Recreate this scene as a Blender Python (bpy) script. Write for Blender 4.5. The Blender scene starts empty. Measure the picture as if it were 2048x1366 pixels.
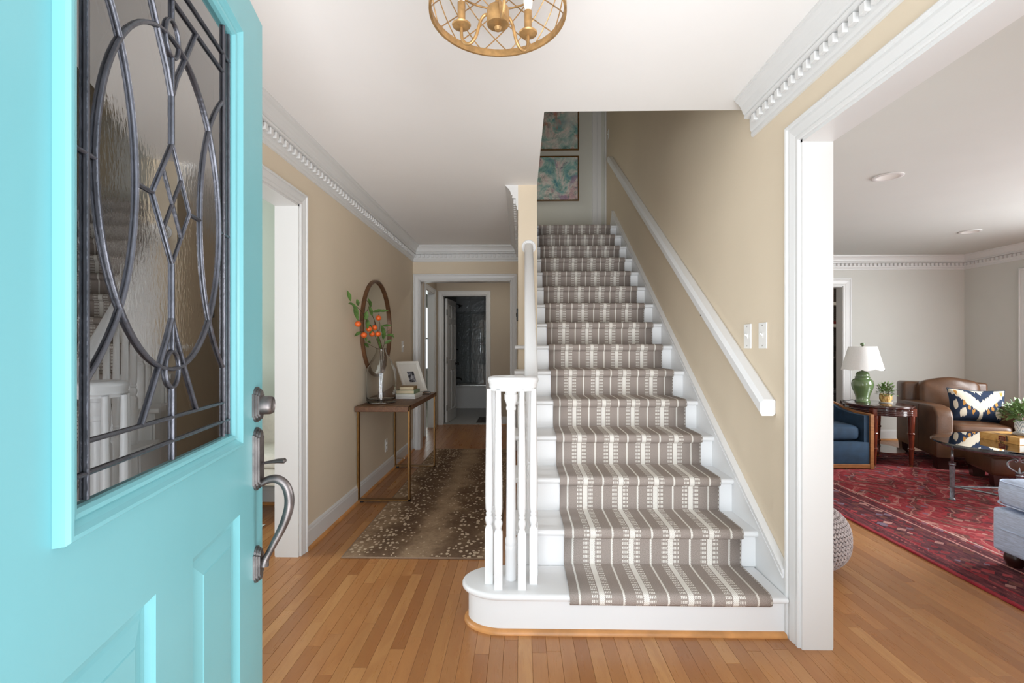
import bpy, bmesh, math, random
from mathutils import Vector, Matrix
R = random.Random(7)
PI = math.pi
SC = bpy.context.scene
COL = SC.collection

# ------------------------------------------------------------------ camera, world, lights
FPX, TH = 967.0, math.atan(18 / 967.0)
cd = bpy.data.cameras.new('camera')
cd.sensor_width = 36.0
cd.lens = 36.0 * FPX / 2048
cd.shift_y = 13.0 / 2048
cd.clip_start = 0.02
cam = bpy.data.objects.new('camera', cd)
COL.objects.link(cam)
cam.location = (0, 0, 1.22)
cam.rotation_euler = (PI / 2, 0, TH)
SC.camera = cam

w = bpy.data.worlds.new('sky')
SC.world = w
w.use_nodes = True
wn = w.node_tree
bg = wn.nodes['Background']
bg.inputs['Color'].default_value = (0.80, 0.90, 1.0, 1)
bg.inputs['Strength'].default_value = 1.2


def area(name, loc, rot, sx, sy, power, col=(1, 1, 1), spread=PI):
    l = bpy.data.lights.new(name, 'AREA')
    l.shape = 'RECTANGLE'
    l.size, l.size_y = sx, sy
    l.energy = power
    l.color = col
    l.spread = spread
    o = bpy.data.objects.new(name, l)
    COL.objects.link(o)
    o.location = loc
    o.rotation_euler = rot
    return o


# daylight through the open front door, its sidelights and the windows; fills added indoors
area('daylight_front_door', (0.0, -2.6, 1.7), (PI / 2, 0, 0), 4.0, 3.0, 88, (0.86, 0.93, 1.0))
area('sunlit_ground_bounce', (0.0, -3.2, 0.02), (math.radians(162), 0, 0), 4.0, 4.6, 400, (0.97, 0.98, 1.0))
area('daylight_living_side_window', (6.2, 3.1, 1.6), (math.radians(54), 0, PI / 2), 2.4, 1.6, 175, (0.95, 0.98, 1.0))
area('daylight_living_front_window', (4.2, 0.0, 1.5), (math.radians(65), 0, 0), 1.2, 1.4, 12, (0.90, 0.95, 1.0))
area('daylight_dining_window', (-4.2, 2.2, 1.5), (PI / 2, 0, -PI / 2), 1.5, 1.4, 40, (0.92, 0.97, 1.0))
area('daylight_bedroom_window', (-2.4, 10.1, 1.5), (-PI / 2, 0, 0), 1.3, 1.3, 14, (0.95, 1.0, 0.95))
area('upstairs_fill', (-0.7, 5.9, 3.9), (0, 0, 0), 0.4, 0.4, 4, (1.0, 0.95, 0.86))  # unseen light without a fixture, added to brighten the upstairs walls
area('rear_hall_fill', (-0.4, 6.75, 2.42), (0, 0, 0), 0.35, 0.35, 3.4, (1.0, 0.95, 0.86))  # fill added to lift the dim back hall, no fixture modelled
area('alcove_fill', (4.7, 7.2, 2.42), (0, 0, 0), 0.3, 0.3, 2.0, (1.0, 0.9, 0.78))  # faint added fill that keeps the alcove from going black
SC.view_settings.view_transform = 'Standard'
SC.view_settings.look = 'None'
SC.view_settings.gamma = 1
SC.view_settings.use_curve_mapping = False
SC.view_settings.exposure = 0.66
SC.cycles.max_bounces = 10
SC.cycles.diffuse_bounces = 6
SC.cycles.sample_clamp_indirect = 6


# ------------------------------------------------------------------ materials
class NT:
    def __init__(s, name):
        s.m = bpy.data.materials.new(name)
        s.m.use_nodes = True
        s.t = s.m.node_tree
        s.b = s.t.nodes['Principled BSDF']
        s.out = s.t.nodes['Material Output']

    def n(s, typ, **kw):
        nd = s.t.nodes.new(typ)
        for k, v in kw.items():
            setattr(nd, k, v)
        return nd

    def l(s, a, b):
        s.t.links.new(a, b)

    def setv(s, nd, **kw):
        for k, v in kw.items():
            nd.inputs[k].default_value = v
        return nd

    def math(s, op, a, b=None, c=None, clamp=False):
        nd = s.n('ShaderNodeMath', operation=op, use_clamp=clamp)
        for i, v in enumerate((a, b, c)):
            if v is None:
                continue
            if isinstance(v, (int, float)):
                nd.inputs[i].default_value = v
            else:
                s.l(v, nd.inputs[i])
        return nd.outputs[0]

    def mix(s, f, a, b, blend='MIX'):
        nd = s.n('ShaderNodeMix', data_type='RGBA', blend_type=blend)
        for i, v in ((0, f), (6, a), (7, b)):
            if isinstance(v, (int, float)):
                nd.inputs[i].default_value = v
            elif isinstance(v, tuple):
                nd.inputs[i].default_value = v if len(v) == 4 else (*v, 1)
            else:
                s.l(v, nd.inputs[i])
        return nd.outputs[2]

    def ramp(s, fac, stops, interp='LINEAR'):
        nd = s.n('ShaderNodeValToRGB')
        nd.color_ramp.interpolation = interp
        e = nd.color_ramp.elements
        while len(e) < len(stops):
            e.new(0.5)
        for i, (p, c) in enumerate(stops):
            e[i].position = p
            e[i].color = (*c, 1) if isinstance(c, tuple) else (c, c, c, 1)
        s.l(fac, nd.inputs[0])
        return nd.outputs[0]

    def coord(s, kind='Object', scale=(1, 1, 1), rot=(0, 0, 0), loc=(0, 0, 0)):
        tc = s.n('ShaderNodeTexCoord')
        mp = s.n('ShaderNodeMapping')
        mp.inputs['Scale'].default_value = scale
        mp.inputs['Rotation'].default_value = rot
        mp.inputs['Location'].default_value = loc
        s.l(tc.outputs[kind], mp.inputs[0])
        return mp.outputs[0]

    def noise(s, vec, scale=5, detail=3, rough=0.5, dist=0.0):
        nd = s.n('ShaderNodeTexNoise')
        nd.inputs['Scale'].default_value = scale
        nd.inputs['Detail'].default_value = detail
        nd.inputs['Roughness'].default_value = rough
        nd.inputs['Distortion'].default_value = dist
        s.l(vec, nd.inputs['Vector'])
        return nd.outputs

    def bump(s, height, strength=0.2, dist=0.01):
        nd = s.n('ShaderNodeBump')
        nd.inputs['Strength'].default_value = strength
        nd.inputs['Distance'].default_value = dist
        s.l(height, nd.inputs['Height'])
        s.l(nd.outputs[0], s.b.inputs['Normal'])
        return nd


def srgb(r, g, b):
    f = lambda c: c / 12.92 if c <= 0.04045 else ((c + 0.055) / 1.055) ** 2.4
    return (f(r / 255), f(g / 255), f(b / 255))


def plain(name, col, rough=0.5, metal=0.0, var=0.0, scale=20, bump=0.0, bscale=200, coat=0.0, spec=0.5, bdist=0.002, stretch=(1, 1, 1)):
    t = NT(name)
    t.b.inputs['Roughness'].default_value = rough
    t.b.inputs['Metallic'].default_value = metal
    t.b.inputs['Specular IOR Level'].default_value = spec
    t.b.inputs['Coat Weight'].default_value = coat
    t.b.inputs['Base Color'].default_value = (*col, 1)
    if var or bump:
        v = t.coord('Object', stretch)
    if var:
        no = t.noise(v, scale, 4)
        d = tuple(c * (1 - var) for c in col)
        u = tuple(min(1, c * (1 + var)) for c in col)
        t.l(t.ramp(no[0], [(0.3, d), (0.7, u)]), t.b.inputs['Base Color'])
    if bump:
        nb = t.noise(v, bscale, 3)
        t.bump(nb[0], bump, bdist)
    return t.m


M = {}
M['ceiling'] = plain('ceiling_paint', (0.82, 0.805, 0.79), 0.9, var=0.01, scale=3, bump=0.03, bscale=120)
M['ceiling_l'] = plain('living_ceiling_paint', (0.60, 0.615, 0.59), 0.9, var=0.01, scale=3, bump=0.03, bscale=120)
M['trim'] = plain('white_trim_paint', (0.69, 0.687, 0.677), 0.35, var=0.006, scale=2)
M['trim2'] = plain('white_stair_paint', (0.78, 0.78, 0.78), 0.32, var=0.008, scale=3)
M['beige'] = plain('beige_wall_paint', srgb(216, 201, 178), 0.85, var=0.02, scale=2, bump=0.05, bscale=150)
M['gray'] = plain('light_grey_wall_paint', srgb(204, 203, 197), 0.85, var=0.02, scale=2, bump=0.05, bscale=150)
M['green'] = plain('grey_green_wall_paint', srgb(172, 180, 168), 0.85, var=0.02, scale=2, bump=0.05, bscale=150)
M['upper'] = plain('pale_upper_wall_paint', srgb(205, 204, 194), 0.85, var=0.02, scale=2, bump=0.05, bscale=150)
M['taupe'] = plain('taupe_hall_paint', srgb(186, 173, 155), 0.85, var=0.02, scale=2, bump=0.05, bscale=150)
M['teal'] = plain('turquoise_door_paint', srgb(112, 172, 178), 0.30, var=0.03, scale=5, bump=0.06, bscale=30, stretch=(1, 1, .2))
M['pewter'] = plain('aged_pewter', (0.17, 0.15, 0.145), 0.42, 0.85, var=0.35, scale=30, bump=0.15, bscale=60)
M['came'] = plain('dark_lead_came', (0.10, 0.10, 0.115), 0.34, 0.7, var=0.2, scale=30, bump=0.5, bscale=120)
M['gold'] = plain('antique_gold_leaf', srgb(176, 138, 90), 0.42, 0.55, var=0.28, scale=40, bump=0.2, bscale=80)
M['brass'] = plain('dark_brass', srgb(140, 105, 62), 0.4, 0.85, var=0.15, scale=30)
M['dkmetal'] = plain('dark_bronze', (0.03, 0.027, 0.025), 0.4, 0.7, var=0.2)
M['silver'] = plain('pewter_grey_iron', (0.24, 0.25, 0.27), 0.36, 0.9, var=0.3, scale=40, bump=0.2, bscale=60)
M['chrome'] = plain('satin_nickel', (0.6, 0.6, 0.58), 0.25, 1.0, var=0.05)
M['navy'] = plain('navy_velvet', (0.008, 0.030, 0.062), 0.85, var=0.25, scale=12, bump=0.1, bscale=400)
M['bluegrey'] = plain('blue_grey_linen', srgb(186, 200, 224), 0.9, var=0.18, scale=60, bump=0.4, bscale=350, stretch=(1, .35, 3))
M['leather'] = plain('brown_leather', srgb(88, 59, 39), 0.34, var=0.22, scale=8, bump=0.25, bscale=90, bdist=0.003)
M['cherry'] = plain('cherry_wood', srgb(92, 38, 22), 0.2, var=0.4, scale=14, stretch=(6, 6, 1), coat=0.4)
M['dkcherry'] = plain('dark_mahogany', srgb(58, 26, 20), 0.18, var=0.3, scale=14, coat=0.5)
M['dkfoot'] = plain('dark_wood_foot', srgb(46, 18, 14), 0.3, var=0.2)
M['walnut'] = plain('light_walnut', srgb(140, 92, 52), 0.4, var=0.25, scale=16, stretch=(1, 1, 6))
M['lampgreen'] = plain('green_glazed_ceramic', srgb(92, 112, 74), 0.12, var=0.05, coat=0.6)
M['shade'] = plain('white_linen_shade', (0.80, 0.79, 0.77), 0.9, var=0.03, scale=80, bump=0.2, bscale=500)
M['black'] = plain('black_plastic', (0.012, 0.012, 0.013), 0.4, var=0.1)
M['white'] = plain('white_plastic', (0.82, 0.81, 0.78), 0.35, var=0.01)
M['ivory'] = plain('ivory_frame_paint', (0.83, 0.81, 0.75), 0.4, var=0.03)
M['paper'] = plain('aged_page_edges', srgb(214, 197, 165), 0.85, var=0.12, scale=120, stretch=(1, 1, 14))
M['paperw'] = plain('white_page_edges', srgb(225, 222, 214), 0.85, var=0.06, scale=120, stretch=(1, 1, 14))
M['leaf'] = plain('green_leaf', srgb(76, 106, 48), 0.45, var=0.45, scale=25)
M['leaf2'] = plain('bright_green_leaf', srgb(108, 136, 78), 0.5, var=0.4, scale=25)
M['stem'] = plain('brown_twig', srgb(82, 62, 42), 0.7, var=0.3)
M['orange'] = plain('orange_fruit', srgb(238, 104, 40), 0.4, var=0.25, scale=30)
M['porcelain'] = plain('white_porcelain', (0.82, 0.81, 0.79), 0.15, var=0.01)
M['redbook'] = plain('red_book_cloth', srgb(110, 24, 24), 0.7, var=0.1)
M['tan'] = plain('tan_book_cloth', srgb(150, 122, 84), 0.8, var=0.15)
M['sage'] = plain('sage_book_cloth', srgb(120, 138, 112), 0.8, var=0.15)
M['grout'] = plain('grey_grout', (0.30, 0.29, 0.28), 0.9, var=0.1)
M['tile'] = plain('grey_glazed_tile', (0.30, 0.31, 0.31), 0.22, var=0.12, scale=9, bump=0.6, bscale=22, bdist=0.01)
M['bathfloor'] = plain('pale_floor_tile', (0.46, 0.46, 0.45), 0.35, var=0.04)
M['subfloor'] = plain('dark_subfloor', (0.035, 0.02, 0.012), 0.9, var=0.2)
M['cream'] = plain('cream_upholstery', srgb(205, 200, 188), 0.9, var=0.05, scale=40, bump=0.2, bscale=300)
M['redpet'] = plain('red_petal', srgb(214, 52, 62), 0.6, var=0.25)
M['plaid'] = plain('dark_patterned_mat', (0.10, 0.09, 0.09), 0.95, var=0.8, scale=30)


def wood_planks():
    t = NT('oak_floor_planks')
    oi = t.n('ShaderNodeObjectInfo')
    at = t.n('ShaderNodeAttribute', attribute_name='rnd')
    r = t.math('FRACT', t.math('ADD', oi.outputs['Random'], at.outputs['Fac']))
    tc = t.n('ShaderNodeTexCoord')
    off = t.n('ShaderNodeCombineXYZ')
    t.l(t.math('MULTIPLY', r, 37.0), off.inputs[0])
    t.l(t.math('MULTIPLY', r, 91.0), off.inputs[1])
    add = t.n('ShaderNodeVectorMath', operation='ADD')
    t.l(tc.outputs['Object'], add.inputs[0])
    t.l(off.outputs[0], add.inputs[1])
    mp = t.n('ShaderNodeMapping')
    mp.inputs['Scale'].default_value = (1, 0.07, 1)
    t.l(add.outputs[0], mp.inputs[0])
    g1 = t.noise(mp.outputs[0], 60, 5, 0.6, 1.2)
    g2 = t.noise(mp.outputs[0], 420, 3, 0.6)
    mp2 = t.n('ShaderNodeMapping')
    mp2.inputs['Scale'].default_value = (1, 0.16, 1)
    t.l(add.outputs[0], mp2.inputs[0])
    g3 = t.noise(mp2.outputs[0], 14, 2, 0.5, 2.0)
    base = t.ramp(r, [(0.0, srgb(158, 106, 60)), (0.25, srgb(182, 128, 78)), (0.45, srgb(168, 116, 68)), (0.62, srgb(190, 140, 88)), (0.8, srgb(150, 98, 54)), (1.0, srgb(176, 126, 80))])
    c = t.mix(t.math('MULTIPLY', g1[0], 0.32), base, srgb(132, 80, 42))
    c = t.mix(t.ramp(g3[0], [(0.48, 0.0), (0.60, 0.28)]), c, srgb(150, 94, 52))
    c = t.mix(t.ramp(g2[0], [(0.55, 0.0), (0.75, 0.30)]), c, srgb(120, 74, 42))
    t.l(c, t.b.inputs['Base Color'])
    t.b.inputs['Roughness'].default_value = 0.27
    t.l(t.ramp(g1[0], [(0.2, 0.24), (0.8, 0.36)]), t.b.inputs['Roughness'])
    t.bump(g2[0], 0.06, 0.001)
    return t.m


M['plank'] = wood_planks()
M['shoe'] = plain('oak_shoe_moulding', srgb(196, 138, 82), 0.4, var=0.2, scale=12, stretch=(1, 1, 1))


def thin_glass(name, tint=(0.95, 0.97, 0.97), gloss=0.0, rough=0.0, bump=0.0, bscale=60, stretch=(1, 1, 1), extra=0.0, ior=1.5):
    t = NT(name)
    t.t.nodes.remove(t.b)
    tr = t.n('ShaderNodeBsdfTransparent')
    tr.inputs[0].default_value = (*tint, 1)
    gl = t.n('ShaderNodeBsdfGlossy')
    gl.inputs['Roughness'].default_value = rough
    fr = t.n('ShaderNodeFresnel')
    fr.inputs[0].default_value = ior
    if bump:
        v = t.coord('Object', stretch)
        no = t.noise(v, bscale, 3)
        bp = t.n('ShaderNodeBump')
        bp.inputs['Strength'].default_value = bump
        bp.inputs['Distance'].default_value = 0.003
        t.l(no[0], bp.inputs['Height'])
        t.l(bp.outputs[0], gl.inputs['Normal'])
    fac = t.math('ADD', t.math('MULTIPLY', fr.outputs[0], 1.0 + gloss), extra, clamp=True)
    mx = t.n('ShaderNodeMixShader')
    t.l(fac, mx.inputs[0])
    t.l(tr.outputs[0], mx.inputs[1])
    t.l(gl.outputs[0], mx.inputs[2])
    t.l(mx.outputs[0], t.out.inputs[0])
    return t.m


M['pane'] = thin_glass('clear_leaded_pane', (0.42, 0.40, 0.39), gloss=1.0, extra=0.18)
M['pane_tex'] = thin_glass('rippled_leaded_pane', (0.40, 0.40, 0.38), gloss=1.4, rough=0.04, bump=0.04, bscale=170, stretch=(1, 1, .4), extra=0.40)
M['glass'] = thin_glass('clear_glass', (0.93, 0.94, 0.94), gloss=0.3)
M['tableglass'] = thin_glass('green_tinted_glass', (0.80, 0.90, 0.86), gloss=0.6, extra=0.10)
M['bulb'] = plain('lit_bulb', (0.9, 0.88, 0.84), 0.3, var=0.01)
_b = M['bulb'].node_tree.nodes['Principled BSDF']
_b.inputs['Emission Color'].default_value = (1, 0.92, 0.8, 1)
_b.inputs['Emission Strength'].default_value = 0.35


def mirror_mat():
    t = NT('mirror_silver')
    t.b.inputs['Metallic'].default_value = 1
    t.b.inputs['Roughness'].default_value = 0.01
    v = t.coord('Object')
    no = t.noise(v, 3)
    t.l(t.ramp(no[0], [(0, (0.80, 0.82, 0.80)), (1, (0.84, 0.86, 0.84))]), t.b.inputs['Base Color'])
    return t.m


M['mirror'] = mirror_mat()


def table_wood():
    t = NT('rustic_table_wood')
    v = t.coord('Object', (8, 1, 8))
    g = t.noise(v, 9, 6, 0.65, 1.5)
    g2 = t.noise(v, 60, 3)
    c = t.ramp(g[0], [(0.25, srgb(66, 42, 26)), (0.5, srgb(106, 70, 44)), (0.75, srgb(146, 102, 64))])
    c = t.mix(t.math('MULTIPLY', g2[0], 0.4), c, srgb(52, 32, 20))
    t.l(c, t.b.inputs['Base Color'])
    t.b.inputs['Roughness'].default_value = 0.5
    t.bump(g2[0], 0.2, 0.002)
    return t.m


M['tablewood'] = table_wood()


def deer_rug():
    t = NT('antelope_spot_rug')
    tc = t.n('ShaderNodeTexCoord')
    sep = t.n('ShaderNodeSeparateXYZ')
    t.l(tc.outputs['Object'], sep.inputs[0])
    x, y = sep.outputs[0], sep.outputs[1]
    no = t.noise(tc.outputs['Object'], 2.3, 4, 0.6, 0.4)
    n2 = t.noise(tc.outputs['Object'], 60, 3)
    n3 = t.noise(tc.outputs['Object'], 7, 3)
    xx = t.math('ABSOLUTE', t.math('ADD', x, t.math('MULTIPLY', t.math('SUBTRACT', no[0], 0.5), 0.40)))
    band = t.ramp(xx, [(0.0, 0.56), (0.07, 0.48), (0.16, 0.18), (0.27, 0.10), (0.35, 0.38), (0.46, 0.55)])
    band = t.math('ADD', band, t.math('MULTIPLY', t.math('SUBTRACT', n3[0], 0.5), 0.5), clamp=True)
    band = t.math('ADD', band, t.math('MULTIPLY', t.math('SUBTRACT', n2[0], 0.5), 0.35), clamp=True)
    base = t.ramp(band, [(0.0, srgb(88, 68, 54)), (0.3, srgb(118, 96, 76)), (0.6, srgb(160, 136, 110)), (1, srgb(186, 164, 136))])
    wv = t.n('ShaderNodeVectorMath', operation='ADD')
    nd = t.noise(tc.outputs['Object'], 20, 2)
    sc = t.n('ShaderNodeVectorMath', operation='SCALE')
    sc.inputs['Scale'].default_value = 0.02
    t.l(nd[1], sc.inputs[0])
    t.l(tc.outputs['Object'], wv.inputs[0])
    t.l(sc.outputs[0], wv.inputs[1])
    mp = t.n('ShaderNodeMapping')
    mp.inputs['Scale'].default_value = (1.0, 0.75, 1)
    t.l(wv.outputs[0], mp.inputs[0])
    vo = t.n('ShaderNodeTexVoronoi', feature='F1')
    vo.inputs['Scale'].default_value = 36
    vo.inputs['Randomness'].default_value = 0.8
    t.l(mp.outputs[0], vo.inputs['Vector'])
    sepc = t.n('ShaderNodeSeparateColor')
    t.l(vo.outputs['Color'], sepc.inputs[0])
    # spot radius differs from spot to spot and shrinks on the pale spine
    rad = t.math('ADD', t.math('MULTIPLY', sepc.outputs[0], 0.24), 0.20)
    rad = t.math('MULTIPLY', rad, t.ramp(xx, [(0.0, 0.35), (0.10, 0.62), (0.2, 1.0), (0.5, 1.0)]))
    spot = t.math('LESS_THAN', vo.outputs['Distance'], rad)
    c = t.mix(t.math('MULTIPLY', spot, 0.85), base, srgb(206, 186, 160))
    t.l(c, t.b.inputs['Base Color'])
    t.b.inputs['Roughness'].default_value = 0.95
    t.b.inputs['Specular IOR Level'].default_value = 0.1
    nb = t.noise(tc.outputs['Object'], 400, 2)
    t.bump(nb[0], 0.5, 0.003)
    return t.m


M['deer'] = deer_rug()
M['deeredge'] = plain('rug_binding', srgb(134, 112, 92), 0.95, var=0.1, scale=60)


def persian():
    t = NT('red_persian_pile')
    tc = t.n('ShaderNodeTexCoord')
    sep = t.n('ShaderNodeSeparateXYZ')
    t.l(tc.outputs['Object'], sep.inputs[0])
    x, y = sep.outputs[0], sep.outputs[1]      # object x = 0 at the edge nearest the foyer
    nz = t.noise(tc.outputs['Object'], 70, 3)
    nl = t.noise(tc.outputs['Object'], 5, 4)
    jit = t.math('MULTIPLY', t.math('SUBTRACT', nz[0], 0.5), 0.02)
    d = t.math('ADD', x, jit)
    d = t.math('MINIMUM', d, t.math('ADD', t.math('SUBTRACT', 4.05, y), jit))
    # field: nested stepped medallions drawn by Chebyshev/Manhattan cells
    mp = t.n('ShaderNodeMapping')
    mp.inputs['Scale'].default_value = (1.0, 0.8, 1)
    dn = t.noise(tc.outputs['Object'], 3.0, 3)
    dsc = t.n('ShaderNodeVectorMath', operation='SCALE')
    dsc.inputs['Scale'].default_value = 0.30
    t.l(dn[1], dsc.inputs[0])
    dad = t.n('ShaderNodeVectorMath', operation='ADD')
    t.l(tc.outputs['Object'], dad.inputs[0])
    t.l(dsc.outputs[0], dad.inputs[1])
    t.l(dad.outputs[0], mp.inputs[0])
    v1 = t.n('ShaderNodeTexVoronoi', feature='F1', distance='MANHATTAN')
    v1.inputs['Scale'].default_value = 1.6
    v1.inputs['Randomness'].default_value = 0.35
    t.l(mp.outputs[0], v1.inputs['Vector'])
    m1 = t.math('ADD', v1.outputs['Distance'], t.math('MULTIPLY', jit, 0.9))
    lines = t.math('LESS_THAN', t.math('FRACT', t.math('MULTIPLY', m1, 5.0)), 0.10)
    rings = t.math('FRACT', t.math('MULTIPLY', m1, 2.5))
    fieldc = t.ramp(rings, [(0.0, srgb(142, 28, 40)), (0.30, srgb(160, 40, 48)), (0.42, srgb(92, 30, 34)), (0.55, srgb(84, 52, 44)), (0.70, srgb(150, 34, 44)), (0.85, srgb(176, 72, 74))], 'CONSTANT')
    v2 = t.n('ShaderNodeTexVoronoi', feature='F1', distance='MANHATTAN')
    v2.inputs['Scale'].default_value = 17
    v2.inputs['Randomness'].default_value = 0.7
    t.l(tc.outputs['Object'], v2.inputs['Vector'])
    sc2 = t.n('ShaderNodeSeparateColor')
    t.l(v2.outputs['Color'], sc2.inputs[0])
    motif = t.ramp(sc2.outputs[0], [(0.0, srgb(128, 24, 36)), (0.35, srgb(46, 26, 36)), (0.52, srgb(170, 60, 66)), (0.66, srgb(96, 62, 50)), (0.80, srgb(196, 150, 140)), (0.90, srgb(110, 110, 130))], 'CONSTANT')
    mfac = t.math('MULTIPLY', t.math('LESS_THAN', v2.outputs['Distance'], 0.60), 0.75)
    fieldc = t.mix(mfac, fieldc, motif)
    fieldc = t.mix(t.math('MULTIPLY', lines, 0.55), fieldc, srgb(206, 158, 142))
    # border
    bcol = t.mix(t.math('LESS_THAN', v2.outputs['Distance'], 0.62), srgb(44, 24, 36), motif)
    v3 = t.n('ShaderNodeTexVoronoi', feature='F1')
    v3.inputs['Scale'].default_value = 30
    v3.inputs['Randomness'].default_value = 0.1
    t.l(tc.outputs['Object'], v3.inputs['Vector'])
    dots = t.mix(t.math('LESS_THAN', v3.outputs['Distance'], 0.30), srgb(66, 22, 34), srgb(196, 112, 104))
    sel = lambda a, b: t.math('MULTIPLY', t.math('GREATER_THAN', d, a), t.math('LESS_THAN', d, b))
    c = fieldc
    for a, b, colr in ((-1, 0.022, srgb(156, 28, 46)), (0.022, 0.04, srgb(40, 22, 34)), (0.04, 0.10, dots), (0.10, 0.115, srgb(150, 40, 50)),
                       (0.115, 0.36, bcol), (0.36, 0.375, srgb(200, 150, 140)), (0.375, 0.43, dots), (0.43, 0.445, srgb(60, 26, 36)), (0.47, 0.485, srgb(206, 170, 158))):
        c = t.mix(sel(a, b), c, colr)
    # worn, faded pile
    wear = t.n('ShaderNodeMapping')
    wear.inputs['Scale'].default_value = (40, 7, 1)
    t.l(tc.outputs['Object'], wear.inputs[0])
    wn_ = t.noise(wear.outputs[0], 1.0, 4, 0.7)
    c = t.mix(t.ramp(wn_[0], [(0.40, 0.0), (0.75, 0.65)]), c, srgb(168, 92, 94))
    c = t.mix(t.ramp(nl[0], [(0.35, 0.35), (0.55, 0.0)]), c, srgb(70, 20, 28))
    c = t.mix(0.16, c, srgb(120, 84, 84))
    t.l(c, t.b.inputs['Base Color'])
    t.b.inputs['Roughness'].default_value = 0.95
    t.b.inputs['Specular IOR Level'].default_value = 0.1
    t.bump(nz[0], 0.4, 0.004)
    return t.m


M['persian'] = persian()


def runner_mat():
    t = NT('taupe_striped_runner')
    tc = t.n('ShaderNodeTexCoord')
    sep = t.n('ShaderNodeSeparateXYZ')
    t.l(tc.outputs['UV'], sep.inputs[0])
    u, v = sep.outputs[0], sep.outputs[1]
    P = 0.1856
    q = t.math('FRACT', t.math('DIVIDE', t.math('SUBTRACT', u, 0.041 - 0.5 * 0.046 * P), P))
    inn = lambda a, b, s=q: t.math('MULTIPLY', t.math('GREATER_THAN', s, a), t.math('LESS_THAN', s, b))
    # woven edge wobble
    wob = t.math('MULTIPLY', t.math('SINE', t.math('MULTIPLY', v, 2 * PI / 0.008)), 0.006)
    thin = inn(-0.01, 0.046, t.math('ADD', q, wob))
    band = inn(0.462, 0.592, t.math('ADD', q, wob))
    rows = t.math('LESS_THAN', t.math('FRACT', t.math('DIVIDE', v, 0.0212)), 0.60)
    cols = t.math('LESS_THAN', t.math('FRACT', t.math('DIVIDE', t.math('SUBTRACT', q, 0.300), 0.0365)), 0.62)
    cols2 = t.math('LESS_THAN', t.math('FRACT', t.math('DIVIDE', t.math('SUBTRACT', q, 0.610), 0.0365)), 0.62)
    dash = t.math('ADD', t.math('MULTIPLY', inn(0.300, 0.446), cols), t.math('MULTIPLY', inn(0.610, 0.756), cols2))
    dash = t.math('MULTIPLY', dash, rows)
    white = t.math('ADD', t.math('ADD', thin, band), dash, clamp=True)
    uv3 = t.n('ShaderNodeMapping')
    uv3.inputs['Scale'].default_value = (260, 260, 1)
    t.l(tc.outputs['UV'], uv3.inputs[0])
    n1 = t.noise(uv3.outputs[0], 1.6, 2)
    ck = t.n('ShaderNodeTexChecker')
    ck.inputs['Scale'].default_value = 1.0
    t.l(uv3.outputs[0], ck.inputs['Vector'])
    g = t.ramp(n1[0], [(0.3, srgb(130, 119, 112)), (0.7, srgb(182, 170, 162))])
    wcol = t.mix(ck.outputs['Fac'], srgb(242, 239, 233), srgb(212, 206, 197))
    c = t.mix(white, g, wcol)
    t.l(c, t.b.inputs['Base Color'])
    t.b.inputs['Roughness'].default_value = 0.95
    t.b.inputs['Specular IOR Level'].default_value = 0.1
    h = t.math('ADD', t.math('MULTIPLY', n1[0], 0.7), t.math('MULTIPLY', white, 0.5))
    t.bump(h, 0.45, 0.002)
    return t.m


M['runner'] = runner_mat()


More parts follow.
